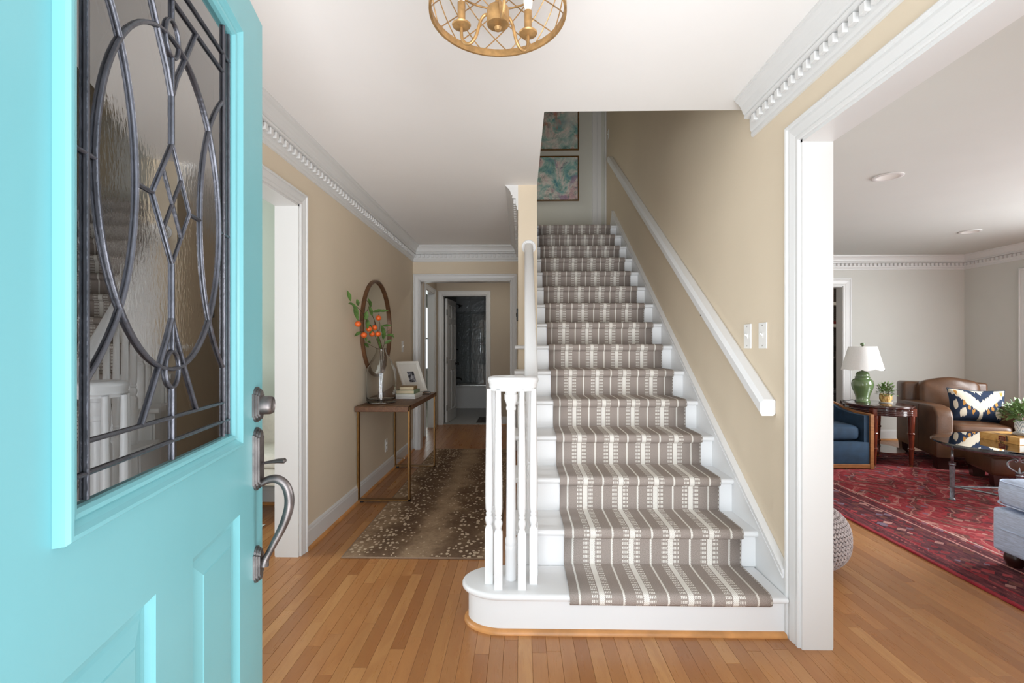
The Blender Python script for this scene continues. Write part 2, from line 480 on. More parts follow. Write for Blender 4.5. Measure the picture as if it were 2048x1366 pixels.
def ikat():
    t = NT('ikat_print')
    tc = t.n('ShaderNodeTexCoord')
    sep = t.n('ShaderNodeSeparateXYZ')
    t.l(tc.outputs['UV'], sep.inputs[0])
    u = t.math('SUBTRACT', t.math('MULTIPLY', sep.outputs[0], 2), 1)
    v = t.math('SUBTRACT', t.math('MULTIPLY', sep.outputs[1], 2), 1)
    mp = t.n('ShaderNodeMapping')
    mp.inputs['Scale'].default_value = (34, 3, 1)
    t.l(tc.outputs['UV'], mp.inputs[0])
    no = t.noise(mp.outputs[0], 1.0, 2)
    v = t.math('ADD', v, t.math('MULTIPLY', t.math('SUBTRACT', no[0], 0.5), 0.55))
    w_ = t.math('ABSOLUTE', u)
    lt = lambda a, b: t.math('LESS_THAN', a, b)
    s = t.math('SUBTRACT', v, t.math('MULTIPLY', w_, 1.35))      # arm lines run up to the corners
    topn = t.math('MULTIPLY', t.math('GREATER_THAN', s, 0.12), lt(s, 0.62))   # navy V at the top middle
    low = t.math('MULTIPLY', lt(s, -0.62), t.math('GREATER_THAN', w_, 0.06))  # navy below the arms
    navy = t.math('MAXIMUM', topn, low)
    # cream islands inside the navy
    sp = t.math('PINGPONG', t.math('ADD', w_, 0.02), 0.17)
    isl = lt(t.math('ADD', t.math('POWER', t.math('DIVIDE', t.math('SUBTRACT', w_, 0.62), 0.12), 2.0), t.math('POWER', t.math('DIVIDE', t.math('ADD', v, 0.55), 0.28), 2.0)), 1.0)
    isl2 = lt(t.math('ADD', t.math('POWER', t.math('DIVIDE', t.math('SUBTRACT', w_, 0.86), 0.07), 2.0), t.math('POWER', t.math('DIVIDE', t.math('ADD', v, 0.05), 0.3), 2.0)), 1.0)
    bot = lt(t.math('ADD', v, t.math('MULTIPLY', w_, 0.9)), -0.98)
    navy = t.math('MULTIPLY', navy, t.math('SUBTRACT', 1.0, t.math('MAXIMUM', t.math('MAXIMUM', isl, isl2), bot)))
    c = t.mix(navy, srgb(218, 208, 188), srgb(30, 46, 72))
    od = None
    for a, b in ((0.26, -0.50), (0.42, -0.24), (0.58, 0.02), (0.80, 0.72)):
        e = lt(t.math('ADD', t.math('POWER', t.math('DIVIDE', t.math('SUBTRACT', w_, a), 0.055), 2.0), t.math('POWER', t.math('DIVIDE', t.math('SUBTRACT', v, b), 0.16), 2.0)), 1.0)
        od = e if od is None else t.math('MAXIMUM', od, e)
    c = t.mix(od, c, srgb(186, 132, 62))
    t.l(c, t.b.inputs['Base Color'])
    t.b.inputs['Roughness'].default_value = 0.9
    return t.m


M['ikat'] = ikat()


def painting(name, seed, warm):
    t = NT(name)
    v = t.coord('Object', (1, 1, 1), (0, 0, 0), (seed, seed * 0.7, seed * 1.3))
    n1 = t.noise(v, 4.5, 5, 0.65, 0.8)
    n2 = t.noise(v, 9, 6, 0.7, 1.5)
    n3 = t.noise(v, 6, 4, 0.6, 0.5)
    c = t.ramp(n1[0], [(0.28, srgb(70, 130, 150)), (0.42, srgb(140, 180, 172)), (0.52, srgb(214, 206, 198)), (0.62, srgb(196, 160, 160)), (0.75, srgb(90, 120, 150))])
    c = t.mix(t.ramp(n2[0], [(0.50, 0.0), (0.62, 0.65)]), c, srgb(84, 128, 116))
    c = t.mix(t.ramp(n3[0], [(0.56, 0.0), (0.66, 0.75)]), c, warm)
    n4 = t.noise(v, 26, 5, 0.7, 2.0)
    c = t.mix(t.ramp(n4[0], [(0.60, 0.0), (0.66, 0.7)]), c, srgb(60, 56, 84))
    n5 = t.noise(v, 3.2, 2)
    c = t.mix(t.ramp(n5[0], [(0.52, 0.0), (0.72, 0.8)]), c, srgb(222, 214, 206))
    t.l(c, t.b.inputs['Base Color'])
    t.b.inputs['Roughness'].default_value = 0.5
    return t.m


M['art1'] = painting('abstract_paint_warm', 3.1, srgb(190, 112, 84))
M['art2'] = painting('abstract_paint_cool', 11.7, srgb(150, 120, 150))


def photo_print():
    t = NT('black_and_white_print')
    v = t.coord('Object')
    n1 = t.noise(v, 22, 4, 0.6, 0.6)
    t.l(t.ramp(n1[0], [(0.38, srgb(36, 36, 42)), (0.5, srgb(110, 110, 118)), (0.6, srgb(196, 196, 202))]), t.b.inputs['Base Color'])
    return t.m


M['photo'] = photo_print()


def tiger_book():
    t = NT('tan_cover_with_dark_blotches')
    v = t.coord('Object', (1, 1, 1))
    n1 = t.noise(v, 13, 3, 0.5, 1.2)
    t.l(t.ramp(n1[0], [(0.35, srgb(60, 36, 20)), (0.45, srgb(196, 142, 70)), (0.7, srgb(218, 168, 96))]), t.b.inputs['Base Color'])
    t.b.inputs['Roughness'].default_value = 0.4
    return t.m


M['tiger'] = tiger_book()


def chevron_pot():
    t = NT('white_pot_with_blue_chevrons')
    tc = t.n('ShaderNodeTexCoord')
    sep = t.n('ShaderNodeSeparateXYZ')
    t.l(tc.outputs['UV'], sep.inputs[0])
    pp = t.math('PINGPONG', t.math('MULTIPLY', sep.outputs[0], 8.0), 0.5)
    s = t.math('FRACT', t.math('ADD', t.math('MULTIPLY', sep.outputs[1], 7.0), t.math('MULTIPLY', pp, 2.6)))
    t.l(t.mix(t.math('LESS_THAN', s, 0.3), (0.82, 0.82, 0.80), srgb(140, 152, 166)), t.b.inputs['Base Color'])
    t.b.inputs['Roughness'].default_value = 0.4
    return t.m


M['chevron'] = chevron_pot()


def grain_pot():
    t = NT('golden_wood_grain_pot')
    v = t.coord('Object', (1, 1, 0.35))
    n1 = t.noise(v, 24, 2, 0.5, 2.5)
    t.l(t.ramp(n1[0], [(0.42, srgb(150, 106, 50)), (0.5, srgb(206, 170, 106)), (0.7, srgb(222, 188, 124))]), t.b.inputs['Base Color'])
    t.b.inputs['Roughness'].default_value = 0.35
    return t.m


M['grainpot'] = grain_pot()


def knit():
    t = NT('lilac_grey_knit')
    v = t.coord('Object')
    n1 = t.noise(v, 60, 3)
    t.l(t.ramp(n1[0], [(0.3, srgb(150, 138, 138)), (0.7, srgb(196, 184, 182))]), t.b.inputs['Base Color'])
    t.b.inputs['Roughness'].default_value = 0.95
    t.bump(t.noise(v, 500, 2)[0], 0.5, 0.003)
    return t.m


M['knit'] = knit()


def herringbone():
    t = NT('dark_herringbone_splash')
    v = t.coord('Object')
    sep = t.n('ShaderNodeSeparateXYZ')
    t.l(v, sep.inputs[0])
    pp = t.math('PINGPONG', sep.outputs[0], 0.05)
    s = t.math('FRACT', t.math('DIVIDE', t.math('ADD', sep.outputs[2], t.math('MULTIPLY', pp, 1.3)), 0.03))
    t.l(t.mix(t.math('LESS_THAN', s, 0.25), srgb(70, 66, 64), srgb(120, 114, 108)), t.b.inputs['Base Color'])
    t.b.inputs['Roughness'].default_value = 0.3
    return t.m


M['herring'] = herringbone()


# ------------------------------------------------------------------ mesh helpers
def box(bm, x0, x1, y0, y1, z0, z1, bev=0.0, seg=2):
    r = bmesh.ops.create_cube(bm, size=1.0)
    vs = r['verts']
    for v in vs:
        v.co = Vector((x0 + (v.co.x + .5) * (x1 - x0), y0 + (v.co.y + .5) * (y1 - y0), z0 + (v.co.z + .5) * (z1 - z0)))
    if bev:
        es = list({e for v in vs for e in v.link_edges})
        bmesh.ops.bevel(bm, geom=es, offset=bev, segments=seg, affect='EDGES', profile=0.5)
    return bm


def lathe(bm, prof, c=(0, 0, 0), seg=24, uv=False):
    rings = []
    for r, z in prof:
        if r < 1e-5:
            rings.append([bm.verts.new((c[0], c[1], c[2] + z))])
        else:
            rings.append([bm.verts.new((c[0] + r * math.cos(2 * PI * i / seg), c[1] + r * math.sin(2 * PI * i / seg), c[2] + z)) for i in range(seg)])
    lay = bm.loops.layers.uv.verify() if uv else None
    for k in range(len(rings) - 1):
        a, b = rings[k], rings[k + 1]
        for i in range(seg):
            j = (i + 1) % seg
            if len(a) == 1 and len(b) == 1:
                continue
            if len(a) == 1:
                f = bm.faces.new((a[0], b[j], b[i]))
            elif len(b) == 1:
                f = bm.faces.new((a[i], a[j], b[0]))
            else:
                f = bm.faces.new((a[i], a[j], b[j], b[i]))
                if uv:
                    for lp, (uu, vv) in zip(f.loops, ((i, k), (i + 1, k), (i + 1, k + 1), (i, k + 1))):
                        lp[lay].uv = (uu / seg, vv / (len(rings) - 1))
    return bm


def tube(bm, pts, r, seg=8, closed=False, flat=None):
    pts = [Vector(p) for p in pts]
    n = len(pts)
    rad = r if isinstance(r, (list, tuple)) else [r] * n
    rings = []
    up = None
    for i, p in enumerate(pts):
        if closed:
            t = (pts[(i + 1) % n] - pts[i - 1]).normalized()
        else:
            t = (pts[min(i + 1, n - 1)] - pts[max(i - 1, 0)]).normalized()
        if up is None:
            up = Vector((0, 0, 1)) if abs(t.z) < 0.9 else Vector((0, 1, 0))
        a = t.cross(up)
        if a.length < 1e-4:
            a = t.cross(Vector((1, 0, 0)))
        a.normalize()
        b = a.cross(t).normalized()
        up = b
        rings.append([bm.verts.new(p + rad[i] * (math.cos(2 * PI * k / seg) * a + math.sin(2 * PI * k / seg) * b)) for k in range(seg)])
    m = n if closed else n - 1
    for i in range(m):
        A, B = rings[i], rings[(i + 1) % n]
        for k in range(seg):
            j = (k + 1) % seg
            bm.faces.new((A[k], A[j], B[j], B[k]))
    if not closed:
        bm.faces.new(rings[0][::-1])
        bm.faces.new(rings[-1])
    return bm


def crv(pts, rads, n=5):
    """Catmull-Rom refinement of a polyline and its radii"""
    P = [Vector((*p, r)) for p, r in zip(pts, rads if isinstance(rads, (list, tuple)) else [rads] * len(pts))]
    Q = []
    for i in range(len(P) - 1):
        p0, p1, p2, p3 = P[max(i - 1, 0)], P[i], P[i + 1], P[min(i + 2, len(P) - 1)]
        for k in range(n):
            u = k / n
            Q.append(0.5 * ((2 * p1) + (-p0 + p2) * u + (2 * p0 - 5 * p1 + 4 * p2 - p3) * u * u + (-p0 + 3 * p1 - 3 * p2 + p3) * u ** 3))
    Q.append(P[-1])
    return [q.xyz for q in Q], [q.w for q in Q]


def prism(bm, poly, axis, a0, a1):
    """poly: 2D points in the plane normal to axis, extruded from a0 to a1. axis x:(y,z) y:(x,z) z:(x,y)"""
    def P(p, a):
        return {'x': (a, p[0], p[1]), 'y': (p[0], a, p[1]), 'z': (p[0], p[1], a)}[axis]
    A = [bm.verts.new(P(p, a0)) for p in poly]
    B = [bm.verts.new(P(p, a1)) for p in poly]
    n = len(poly)
    for i in range(n):
        j = (i + 1) % n
        bm.faces.new((A[i], A[j], B[j], B[i]))
    bm.faces.new(A[::-1])
    bm.faces.new(B)
    bmesh.ops.recalc_face_normals(bm, faces=bm.faces[:])
    return bm


def BM():
    return bmesh.new()


def obj(name, bm, m=None, parent=None, smooth=False, loc=None, angle=None, mats=None, recalc=True):
    if recalc:
        bmesh.ops.recalc_face_normals(bm, faces=bm.faces[:])
    me = bpy.data.meshes.new(name)
    bm.to_mesh(me)
    bm.free()
    for mm in (mats or [m]):
        me.materials.append(mm)
    if smooth:
        me.polygons.foreach_set('use_smooth', [True] * len(me.polygons))
        if angle is None:
            angle = 40
        me.set_sharp_from_angle(angle=math.radians(angle))
    o = bpy.data.objects.new(name, me)
    COL.objects.link(o)
    if parent:
        o.parent = parent
    if loc:
        o.location = loc
    return o


def tag(o, label=None, cat=None, group=None, kind=None):
    if label:
        o['label'] = label
    if cat:
        o['category'] = cat
    if group:
        o['group'] = group
    if kind:
        o['kind'] = kind
    return o


def thing(name, label, cat, loc=(0, 0, 0), rz=0.0, group=None, kind=None):
    o = bpy.data.objects.new(name, None)
    o.empty_display_size = 0.05
    COL.objects.link(o)
    o.location = loc
    o.rotation_euler = (0, 0, rz)
    return tag(o, label, cat, group, kind)


def dup(o, parent=None, loc=None, rot=None):
    c = o.copy()
    COL.objects.link(c)
    if parent is not None:
        c.parent = parent
    if loc is not None:
        c.location = loc
    if rot is not None:
        c.rotation_euler = rot
    return c


def struct(name, bm, m, label, cat, mats=None, smooth=False):
    return tag(obj(name, bm, m, mats=mats, smooth=smooth), label, cat, None, 'structure')


# ------------------------------------------------------------------ room shell
CE = 2.44            # foyer ceiling
UF = 2.655           # upper floor
LW, RW = -1.30, 1.14   # left and right wall faces of the foyer
LVX, LVY = 5.87, 6.51  # living room right and far walls


def wall_boxes(bm, axis, a0, a1, t0, t1, z0, z1, holes=()):
    """axis 'y': wall runs along y from a0 to a1, thickness in x t0..t1."""
    def B(p, q, za, zb):
        if q - p < 1e-4 or zb - za < 1e-4:
            return
        if axis == 'y':
            box(bm, t0, t1, p, q, za, zb)
        else:
            box(bm, p, q, t0, t1, za, zb)
    cur = a0
    for (p, q, za, zb) in sorted(holes):
        B(cur, p, z0, z1)
        B(p, q, z0, za)
        B(p, q, zb, z1)
        cur = q
    B(cur, a1, z0, z1)
    return bm


def wall(name, axis, a0, a1, t0, t1, z0, z1, holes, mneg, mpos, label):
    bm = wall_boxes(BM(), axis, a0, a1, t0, t1, z0, z1, holes)
    bmesh.ops.recalc_face_normals(bm, faces=bm.faces[:])
    k = 0 if axis == 'y' else 1
    for f in bm.faces:
        f.material_index = 0 if f.normal[k] <= 0 else 1
    return struct(name, bm, None, label, 'wall', mats=[mneg, mpos])


HD = 2.065  # head of the cased openings
wall('wall_left', 'y', 0.34, 5.79, LW - 0.13, LW, 0, CE, [(0.75, 2.806, 0, 2.06)], M['green'], M['beige'], 'beige left wall of the foyer with a cased opening')
wall('wall_right', 'y', 0.34, 6.52, RW, RW + 0.115, 0, UF, [(0.45, 1.988, 0, HD)], M['beige'], M['gray'], 'beige right wall beside the stairs')
wall('wall_right_upper', 'y', 2.2, 6.52, RW, RW + 0.115, UF, 5.05, [], M['beige'], M['gray'], 'beige stairwell wall above the right wall')
wall('wall_stair', 'y', 3.62, 5.79, -0.022, 0.12, 0, UF, [], M['beige'], M['beige'], 'narrow beige wall end between hall and stairs')
wall('wall_back', 'x', -1.46, -0.022, 5.79, 5.91, 0, CE, [(-1.215, -0.125, 0, 2.03)], M['beige'], M['taupe'], 'beige wall at the end of the hall with cased opening')
wall('wall_front', 'x', -4.2, 6.0, 0.18, 0.32, 0, CE, [(-1.08, -0.58, 0.15, 2.07), (-0.49, 0.47, 0, 2.08), (0.56, 1.06, 0.15, 2.07), (3.6, 4.8, 0.8, 2.2)], M['white'], M['beige'], 'front wall around the entrance behind the camera')
# living room
wall('wall_living_back', 'x', 1.255, 6.0, LVY, LVY + 0.12, 0, CE, [(3.45, 4.275, 0, 2.04)], M['gray'], M['taupe'], 'light grey far wall of the living room')
wall('wall_living_right', 'y', 0.34, 6.63, LVX, LVX + 0.12, 0, CE, [(1.9, 4.3, 0.65, 2.25)], M['gray'], M['gray'], 'grey side wall of the living room')
# dining room
wall('wall_dining_back', 'x', -4.2, LW - 0.13, 3.75, 3.87, 0, CE, [], M['green'], M['green'], 'grey green back wall of the dining room behind the front door')
wall('wall_dining_left', 'y', 0.34, 3.87, -4.12, -4.0, 0, CE, [(1.4, 3.0, 0.75, 2.2)], M['green'], M['green'], 'grey green window wall of the dining room')
# inner hall, bedroom and bathroom
wall('wall_hall_left', 'y', 5.91, 7.66, -1.43, -1.34, 0, CE, [(6.72, 7.40, 0, 2.05)], M['gray'], M['taupe'], 'taupe left wall of the rear hall with a doorway')
wall('wall_hall_back', 'x', -1.45, 0.60, 7.66, 7.78, 0, CE, [(-1.245, -0.55, 0, 2.06)], M['taupe'], M['gray'], 'taupe rear hall wall around the bathroom door')
wall('wall_hall_right', 'y', 5.91, 7.66, 0.50, 0.60, 0, CE, [], M['taupe'], M['taupe'], 'taupe right wall of the rear hall')
wall('wall_bath_left', 'y', 7.78, 10.6, -1.45, -1.404, 0, CE, [], M['gray'], M['grout'], 'left wall of the bathroom behind the shower')
wall('wall_bath_right', 'y', 7.78, 10.6, 0.15, 0.25, 0, CE, [], M['gray'], M['gray'], 'right wall of the bathroom')
wall('wall_bedroom_back', 'x', -3.6, -1.45, 9.9, 10.0, 0, CE, [(-3.0, -1.6, 0.75, 2.1)], M['gray'], M['gray'], 'bedroom wall with a bright window behind the rear hall')
wall('wall_bedroom_left', 'y', 5.9, 10.0, -3.7, -3.6, 0, CE, [], M['gray'], M['gray'], 'left wall of the bedroom behind the rear hall')
wall('wall_bedroom_front', 'x', -3.7, -1.46, 5.79, 5.91, 0, CE, [], M['gray'], M['gray'], 'front wall of the bedroom behind the rear hall')
# upstairs
wall('wall_upper_back', 'x', -1.43, RW, 6.50, 6.62, UF, 5.05, [], M['upper'], M['upper'], 'pale upstairs wall with two framed paintings')
wall('wall_upper_left', 'y', 2.2, 6.62, -1.43, -1.30, UF, 5.05, [], M['upper'], M['upper'], 'upstairs hall left wall')
wall('wall_upper_front', 'x', -1.43, RW, 2.2, 2.32, UF, 5.05, [], M['upper'], M['upper'], 'upstairs hall front wall')
struct('ceiling_upper', box(BM(), -1.5, 1.3, 2.1, 6.7, 5.05, 5.15), M['ceiling'], 'white ceiling above the stairwell', 'ceiling')

bm = BM()
box(bm, LW - 0.13, 0.12, 0.2, 5.91, CE, UF)
box(bm, 0.12, RW, 0.2, 2.50, CE, UF)
box(bm, 0.12, RW, 5.70, 6.62, CE, UF - 0.002)
box(bm, -1.46, 0.12, 5.91, 6.62, CE, UF)
struct('ceiling', bm, M['ceiling'], 'smooth white foyer ceiling with the stairwell cut into it', 'ceiling')
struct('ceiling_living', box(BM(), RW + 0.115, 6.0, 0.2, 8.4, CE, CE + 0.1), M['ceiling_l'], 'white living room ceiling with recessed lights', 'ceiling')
struct('ceiling_dining', box(BM(), -4.2, LW - 0.13, 0.2, 3.9, CE, CE + 0.1), M['ceiling'], 'white dining room ceiling', 'ceiling')
bm = BM()
box(bm, -1.46, 0.6, 6.62, 10.7, CE, CE + 0.1)
box(bm, -3.7, -1.46, 5.8, 10.1, CE, CE + 0.1)
struct('ceiling_rear', bm, M['ceiling'], 'white ceiling of the rear rooms', 'ceiling')

# ---- floors made of oak strips
PW = 0.0575
plank_lib = {}


def plank_mesh(L, wd=PW):
    k = round(L, 3)
    if k in plank_lib:
        return plank_lib[k]
    bm = BM()
    c, e = 0.0009, 0.0003
    z0, z1 = -0.012, 0.0
    xa, xb = -wd / 2 + e, wd / 2 - e
    ya, yb = -L / 2 + e, L / 2 - e
    lo = [bm.verts.new(p) for p in ((xa, ya, z0), (xb, ya, z0), (xb, yb, z0), (xa, yb, z0))]
    mi = [bm.verts.new(p) for p in ((xa, ya, z1 - c), (xb, ya, z1 - c), (xb, yb, z1 - c), (xa, yb, z1 - c))]
    hi = [bm.verts.new(p) for p in ((xa + c, ya + c, z1), (xb - c, ya + c, z1), (xb - c, yb - c, z1), (xa + c, yb - c, z1))]
    for A, B in ((lo, mi), (mi, hi)):
        for i in range(4):
            j = (i + 1) % 4
            bm.faces.new((A[i], A[j], B[j], B[i]))
    bm.faces.new(hi)
    me = bpy.data.meshes.new('plank')
    bm.to_mesh(me)
    bm.free()
    me.materials.append(M['plank'])
    plank_lib[k] = me
    return me


def plank_layout(x0, x1, y0, y1, rnd):
    out = []
    n = int(round((x1 - x0) / PW))
    for i in range(n):
        xc = x0 + (i + .5) * PW
        y = y0 - rnd.uniform(0, 0.7)
        while y < y1:
            L = rnd.choice((0.45, 0.6, 0.75, 0.9, 1.15))
            a, b = max(y, y0), min(y + L, y1)
            if b - a > 0.02:
                out.append((xc, (a + b) / 2, round(b - a, 3)))
            y += L
    return out


def floor_of(name, rect_sub, areas, label, vis, rnd):
    fl = struct(name, box(BM(), *rect_sub, -0.12, -0.011), M['subfloor'], label, 'floor')
    P = []
    for a in areas:
        P += plank_layout(*a, rnd)
    P.sort(key=vis)
    for k, (x, y, L) in enumerate(P[:300]):
        o = bpy.data.objects.new('plank', plank_mesh(L))
        COL.objects.link(o)
        o.location = (x, y, 0)
        o.parent = fl
    if len(P) > 300:
        bm = BM()
        lay = bm.verts.layers.float.new('rnd')
        for (x, y, L) in P[300:]:
            r = rnd.random()
            hx, hy = PW / 2 - 0.0005, L / 2 - 0.0005
            vs = [bm.verts.new(p) for p in ((x - hx, y - hy, 0), (x + hx, y - hy, 0), (x + hx, y + hy, 0), (x - hx, y + hy, 0))]
            ws = [bm.verts.new((v.co.x, v.co.y, -0.012)) for v in vs]
            for v in vs + ws:
                v[lay] = r
            bm.faces.new(vs)
            for i in range(4):
                bm.faces.new((vs[i], ws[i], ws[(i + 1) % 4], vs[(i + 1) % 4]))
        o = obj('planks', bm, M['plank'], fl)
        o['kind'] = 'stuff'
    return fl


rr = random.Random(3)


def vis_foyer(p):
    x, y, L = p
    if y + L / 2 < 1.4:
        return 50 - y
    if x > -0.2 and y > 2.3:
        return 40 + y
    if -1.03 < x < -0.15 and 2.75 < y < 5.8:
        return 20 + y
    if x < -1.35 and y > 2.9:
        return 30 + y
    return y + (2.5 if x < -1.3 else 0)


def vis_living(p):
    x, y, L = p
    if x > 2.4 and y < 5.7:
        return 30 + y
    if x / max(y, .1) > 1.12 or y + L / 2 < 1.3:
        return 20 + y
    if x / max(y, .1) < 0.6:
        return 20 + y
    return y


floor_of('floor', (-4.1, RW + 0.06, 0.2, 7.72), [(-1.45, -1.45 + 46 * PW, 0.2, 7.70), (-1.45 - 44 * PW, -1.45, 0.36, 3.75)], 'honey oak strip floor of the foyer and hall', vis_foyer, rr)
floor_of('floor_living', (RW + 0.06, 5.9, 0.2, 6.55), [(-1.45 + 46 * PW, -1.45 + 127 * PW, 0.34, 6.52)], 'oak strip floor of the living room', vis_living, rr)
struct('floor_bath', box(BM(), -1.404, 0.15, 7.70, 10.5, -0.1, 0.004), M['bathfloor'], 'pale tile floor of the bathroom', 'floor')
struct('floor_bedroom', box(BM(), -3.6, -1.45, 5.91, 9.9, -0.1, 0.0), M['cream'], 'bedroom floor behind the rear hall', 'floor')
struct('floor_upper', box(BM(), 0.12, RW, 5.72, 6.5, UF - 0.002, UF + 0.004), M['runner'], 'carpeted upstairs landing', 'floor')

# ---- casings
CAS = [(0.0, 0.0), (0.0, 0.012), (0.004, 0.015), (0.016, 0.015), (0.020, 0.011), (0.026, 0.014), (0.052, 0.019), (0.064, 0.017), (0.066, 0.024), (0.074, 0.026), (0.080, 0.022), (0.082, 0.0)]


def casing_bm(bm, axis, face, sgn, a0, a1, zt, z0=0.0, wd=0.082, sides=(1, 1)):
    """mitred casing round an opening in a wall. axis 'y' wall along y with face at x=face."""
    s = wd / 0.082

    def P(a, z, proud):
        return (face + sgn * proud, a, z) if axis == 'y' else (a, face + sgn * proud, z)
    rows = []
    for o, p in CAS:
        o = o * s
        pts = [(a0 - o, z0), (a0 - o, zt + o), (a1 + o, zt + o), (a1 + o, z0)]
        rows.append([bm.verts.new(P(a, z, p)) for a, z in pts])
    for k in range(len(rows) - 1):
        for i in range(3):
            if (i == 0 and not sides[0]) or (i == 2 and not sides[1]):
                continue
            bm.faces.new((rows[k][i], rows[k][i + 1], rows[k + 1][i + 1], rows[k + 1][i]))
    return bm


def trim(i, bm, label, m='trim', smooth=False):
    return struct('trim_%d' % i, bm, M[m], label, 'trim', smooth=smooth)


def jamb(bm, axis, t0, t1, a0, a1, zt, th=0.016):
    # lining boards inside an opening
    for (p, q) in ((a0, a0 + th), (a1 - th, a1)):
        if axis == 'y':
            box(bm, t0, t1, p, q, 0, zt)
        else:
            box(bm, p, q, t0, t1, 0, zt)
    if axis == 'y':
        box(bm, t0, t1, a0, a1, zt - th, zt)
    else:
        box(bm, a0, a1, t0, t1, zt - th, zt)


bm = BM(); casing_bm(bm, 'y', RW, -1, 0.45, 1.986, HD, wd=0.088); casing_bm(bm, 'y', RW + 0.115, 1, 0.45, 1.986, HD)
trim(1, bm, 'white moulded casing round the wide living room opening')
bm = BM(); jamb(bm, 'y', RW - 0.004, RW + 0.118, 0.44, 1.990, HD + 0.004)
trim(2, bm, 'flat white jamb lining of the wide living room opening')
bm = BM(); casing_bm(bm, 'y', LW, 1, 0.75, 2.806, 2.06, wd=0.072); casing_bm(bm, 'y', LW - 0.13, -1, 0.75, 2.806, 2.06)
trim(3, bm, 'white moulded casing of the left opening past the turquoise door')
bm = BM(); jamb(bm, 'y', LW - 0.133, LW + 0.003, 0.74, 2.81, 2.064)
trim(4, bm, 'flat white jamb of the left opening past the turquoise door')
bm = BM(); casing_bm(bm, 'x', 5.79, -1, -1.215, -0.125, 2.03, wd=0.078); casing_bm(bm, 'x', 5.91, 1, -1.215, -0.125, 2.03)
jamb(bm, 'x', 5.787, 5.913, -1.225, -0.115, 2.034)
trim(5, bm, 'white casing of the opening at the end of the hall')
bm = BM(); casing_bm(bm, 'x', 7.66, -1, -1.245, -0.55, 2.06, wd=0.07); jamb(bm, 'x', 7.657, 7.783, -1.255, -0.54, 2.064)
trim(6, bm, 'white casing of the bathroom doorway')
bm = BM(); casing_bm(bm, 'y', -1.34, 1, 6.72, 7.40, 2.05, wd=0.07); jamb(bm, 'y', -1.433, -1.337, 6.71, 7.41, 2.054)
trim(7, bm, 'white casing of the side doorway in the rear hall')
bm = BM(); casing_bm(bm, 'x', LVY, -1, 3.45, 4.275, 2.04, wd=0.11); jamb(bm, 'x', LVY - 0.003, LVY + 0.123, 3.44, 4.285, 2.044)
trim(8, bm, 'white casing of the dark doorway in the living room')
bm = BM(); casing_bm(bm, 'y', LVX, -1, 4.78, 5.70, 2.06, wd=0.10)
trim(9, bm, 'white door casing at the right edge of the living room')

# ---- crown mouldings with dentils. profile: (projection, drop)
CROWN = [(0.0, 0.185), (0.009, 0.183), (0.012, 0.172), (0.010, 0.160), (0.016, 0.150), (0.018, 0.098), (0.044, 0.096), (0.046, 0.086), (0.040, 0.080), (0.052, 0.070), (0.054, 0.060), (0.062, 0.040), (0.074, 0.024), (0.086, 0.016), (0.088, 0.008), (0.095, 0.006), (0.095, 0.0), (0.0, 0.0)]
tooth_me = None


def tooth(parent, loc, rz):
    global tooth_me
    if tooth_me is None:
        b = box(BM(), -0.014, 0.014, 0.0, 0.019, -0.017, 0.017, 0.0015, 1)
        tooth_me = bpy.data.meshes.new('dentil')
        b.to_mesh(tooth_me)
        b.free()
        tooth_me.materials.append(M['trim'])
    o = bpy.data.objects.new('dentil', tooth_me)
    COL.objects.link(o)
    o.parent = parent
    o.location = loc
    o.rotation_euler = (0, 0, rz)


def crown(i, axis, face, sgn, a0, a1, label, pitch=0.053, single=True, m0=0, m1=0, zc=CE):
    bm = BM()

    def P(a, p, d):
        return (face + sgn * p, a, zc - d) if axis == 'y' else (a, face + sgn * p, zc - d)
    A = [bm.verts.new(P(a0 + m0 * p, p, d)) for p, d in CROWN]
    B = [bm.verts.new(P(a1 + m1 * p, p, d)) for p, d in CROWN]
    n = len(CROWN)
    for k in range(n):
        j = (k + 1) % n
        bm.faces.new((A[k], A[j], B[j], B[k]))
    bm.faces.new(A[::-1])
    bm.faces.new(B)
    o = trim(i, bm, label)
    # dentils
    a = a0 + 0.03
    bs = BM()
    while a < a1 - 0.02:
        if axis == 'y':
            loc = (face + sgn * 0.0165, a, zc - 0.118)
            rz = -PI / 2 if sgn > 0 else PI / 2
        else:
            loc = (a, face + sgn * 0.0165, zc - 0.118)
            rz = 0 if sgn > 0 else PI
        if single:
            tooth(o, loc, rz)
        else:
            c, s = math.cos(rz), math.sin(rz)
            x0, x1 = sorted((loc[0] - 0.014 * c, loc[0] + 0.014 * c - 0.019 * s)) if abs(c) > .5 else sorted((loc[0], loc[0] - 0.019 * s))
            y0, y1 = (sorted((loc[1], loc[1] + 0.019 * c)) if abs(c) > .5 else (loc[1] - 0.014, loc[1] + 0.014))
            box(bs, x0, x1, y0, y1, loc[2] - 0.017, loc[2] + 0.017)
        a += pitch
    if not single:
        d = obj('dentil_row', bs, M['trim'], o)
        d['kind'] = 'stuff'
    else:
        bs.free()
    return o


crown(10, 'y', LW, 1, 0.34, 5.79, 'white dentil crown moulding along the left foyer wall', m1=-1)
crown(11, 'y', RW, -1, 0.34, 2.395, 'white dentil crown moulding above the living room opening, cut off at the stairs')
crown(12, 'x', 5.79, -1, LW, -0.022, 'white dentil crown moulding above the opening at the hall end', m0=1, m1=-1)
crown(13, 'y', -0.022, -1, 3.62, 5.79, 'white dentil crown moulding on the hall side of the stair wall', m1=-1)
crown(14, 'x', LVY, -1, RW + 0.115, LVX, 'white dentil crown moulding along the far living room wall', single=False, m1=-1)
crown(15, 'y', LVX, -1, 0.34, LVY, 'white dentil crown moulding along the right living room wall', single=False, m1=-1)


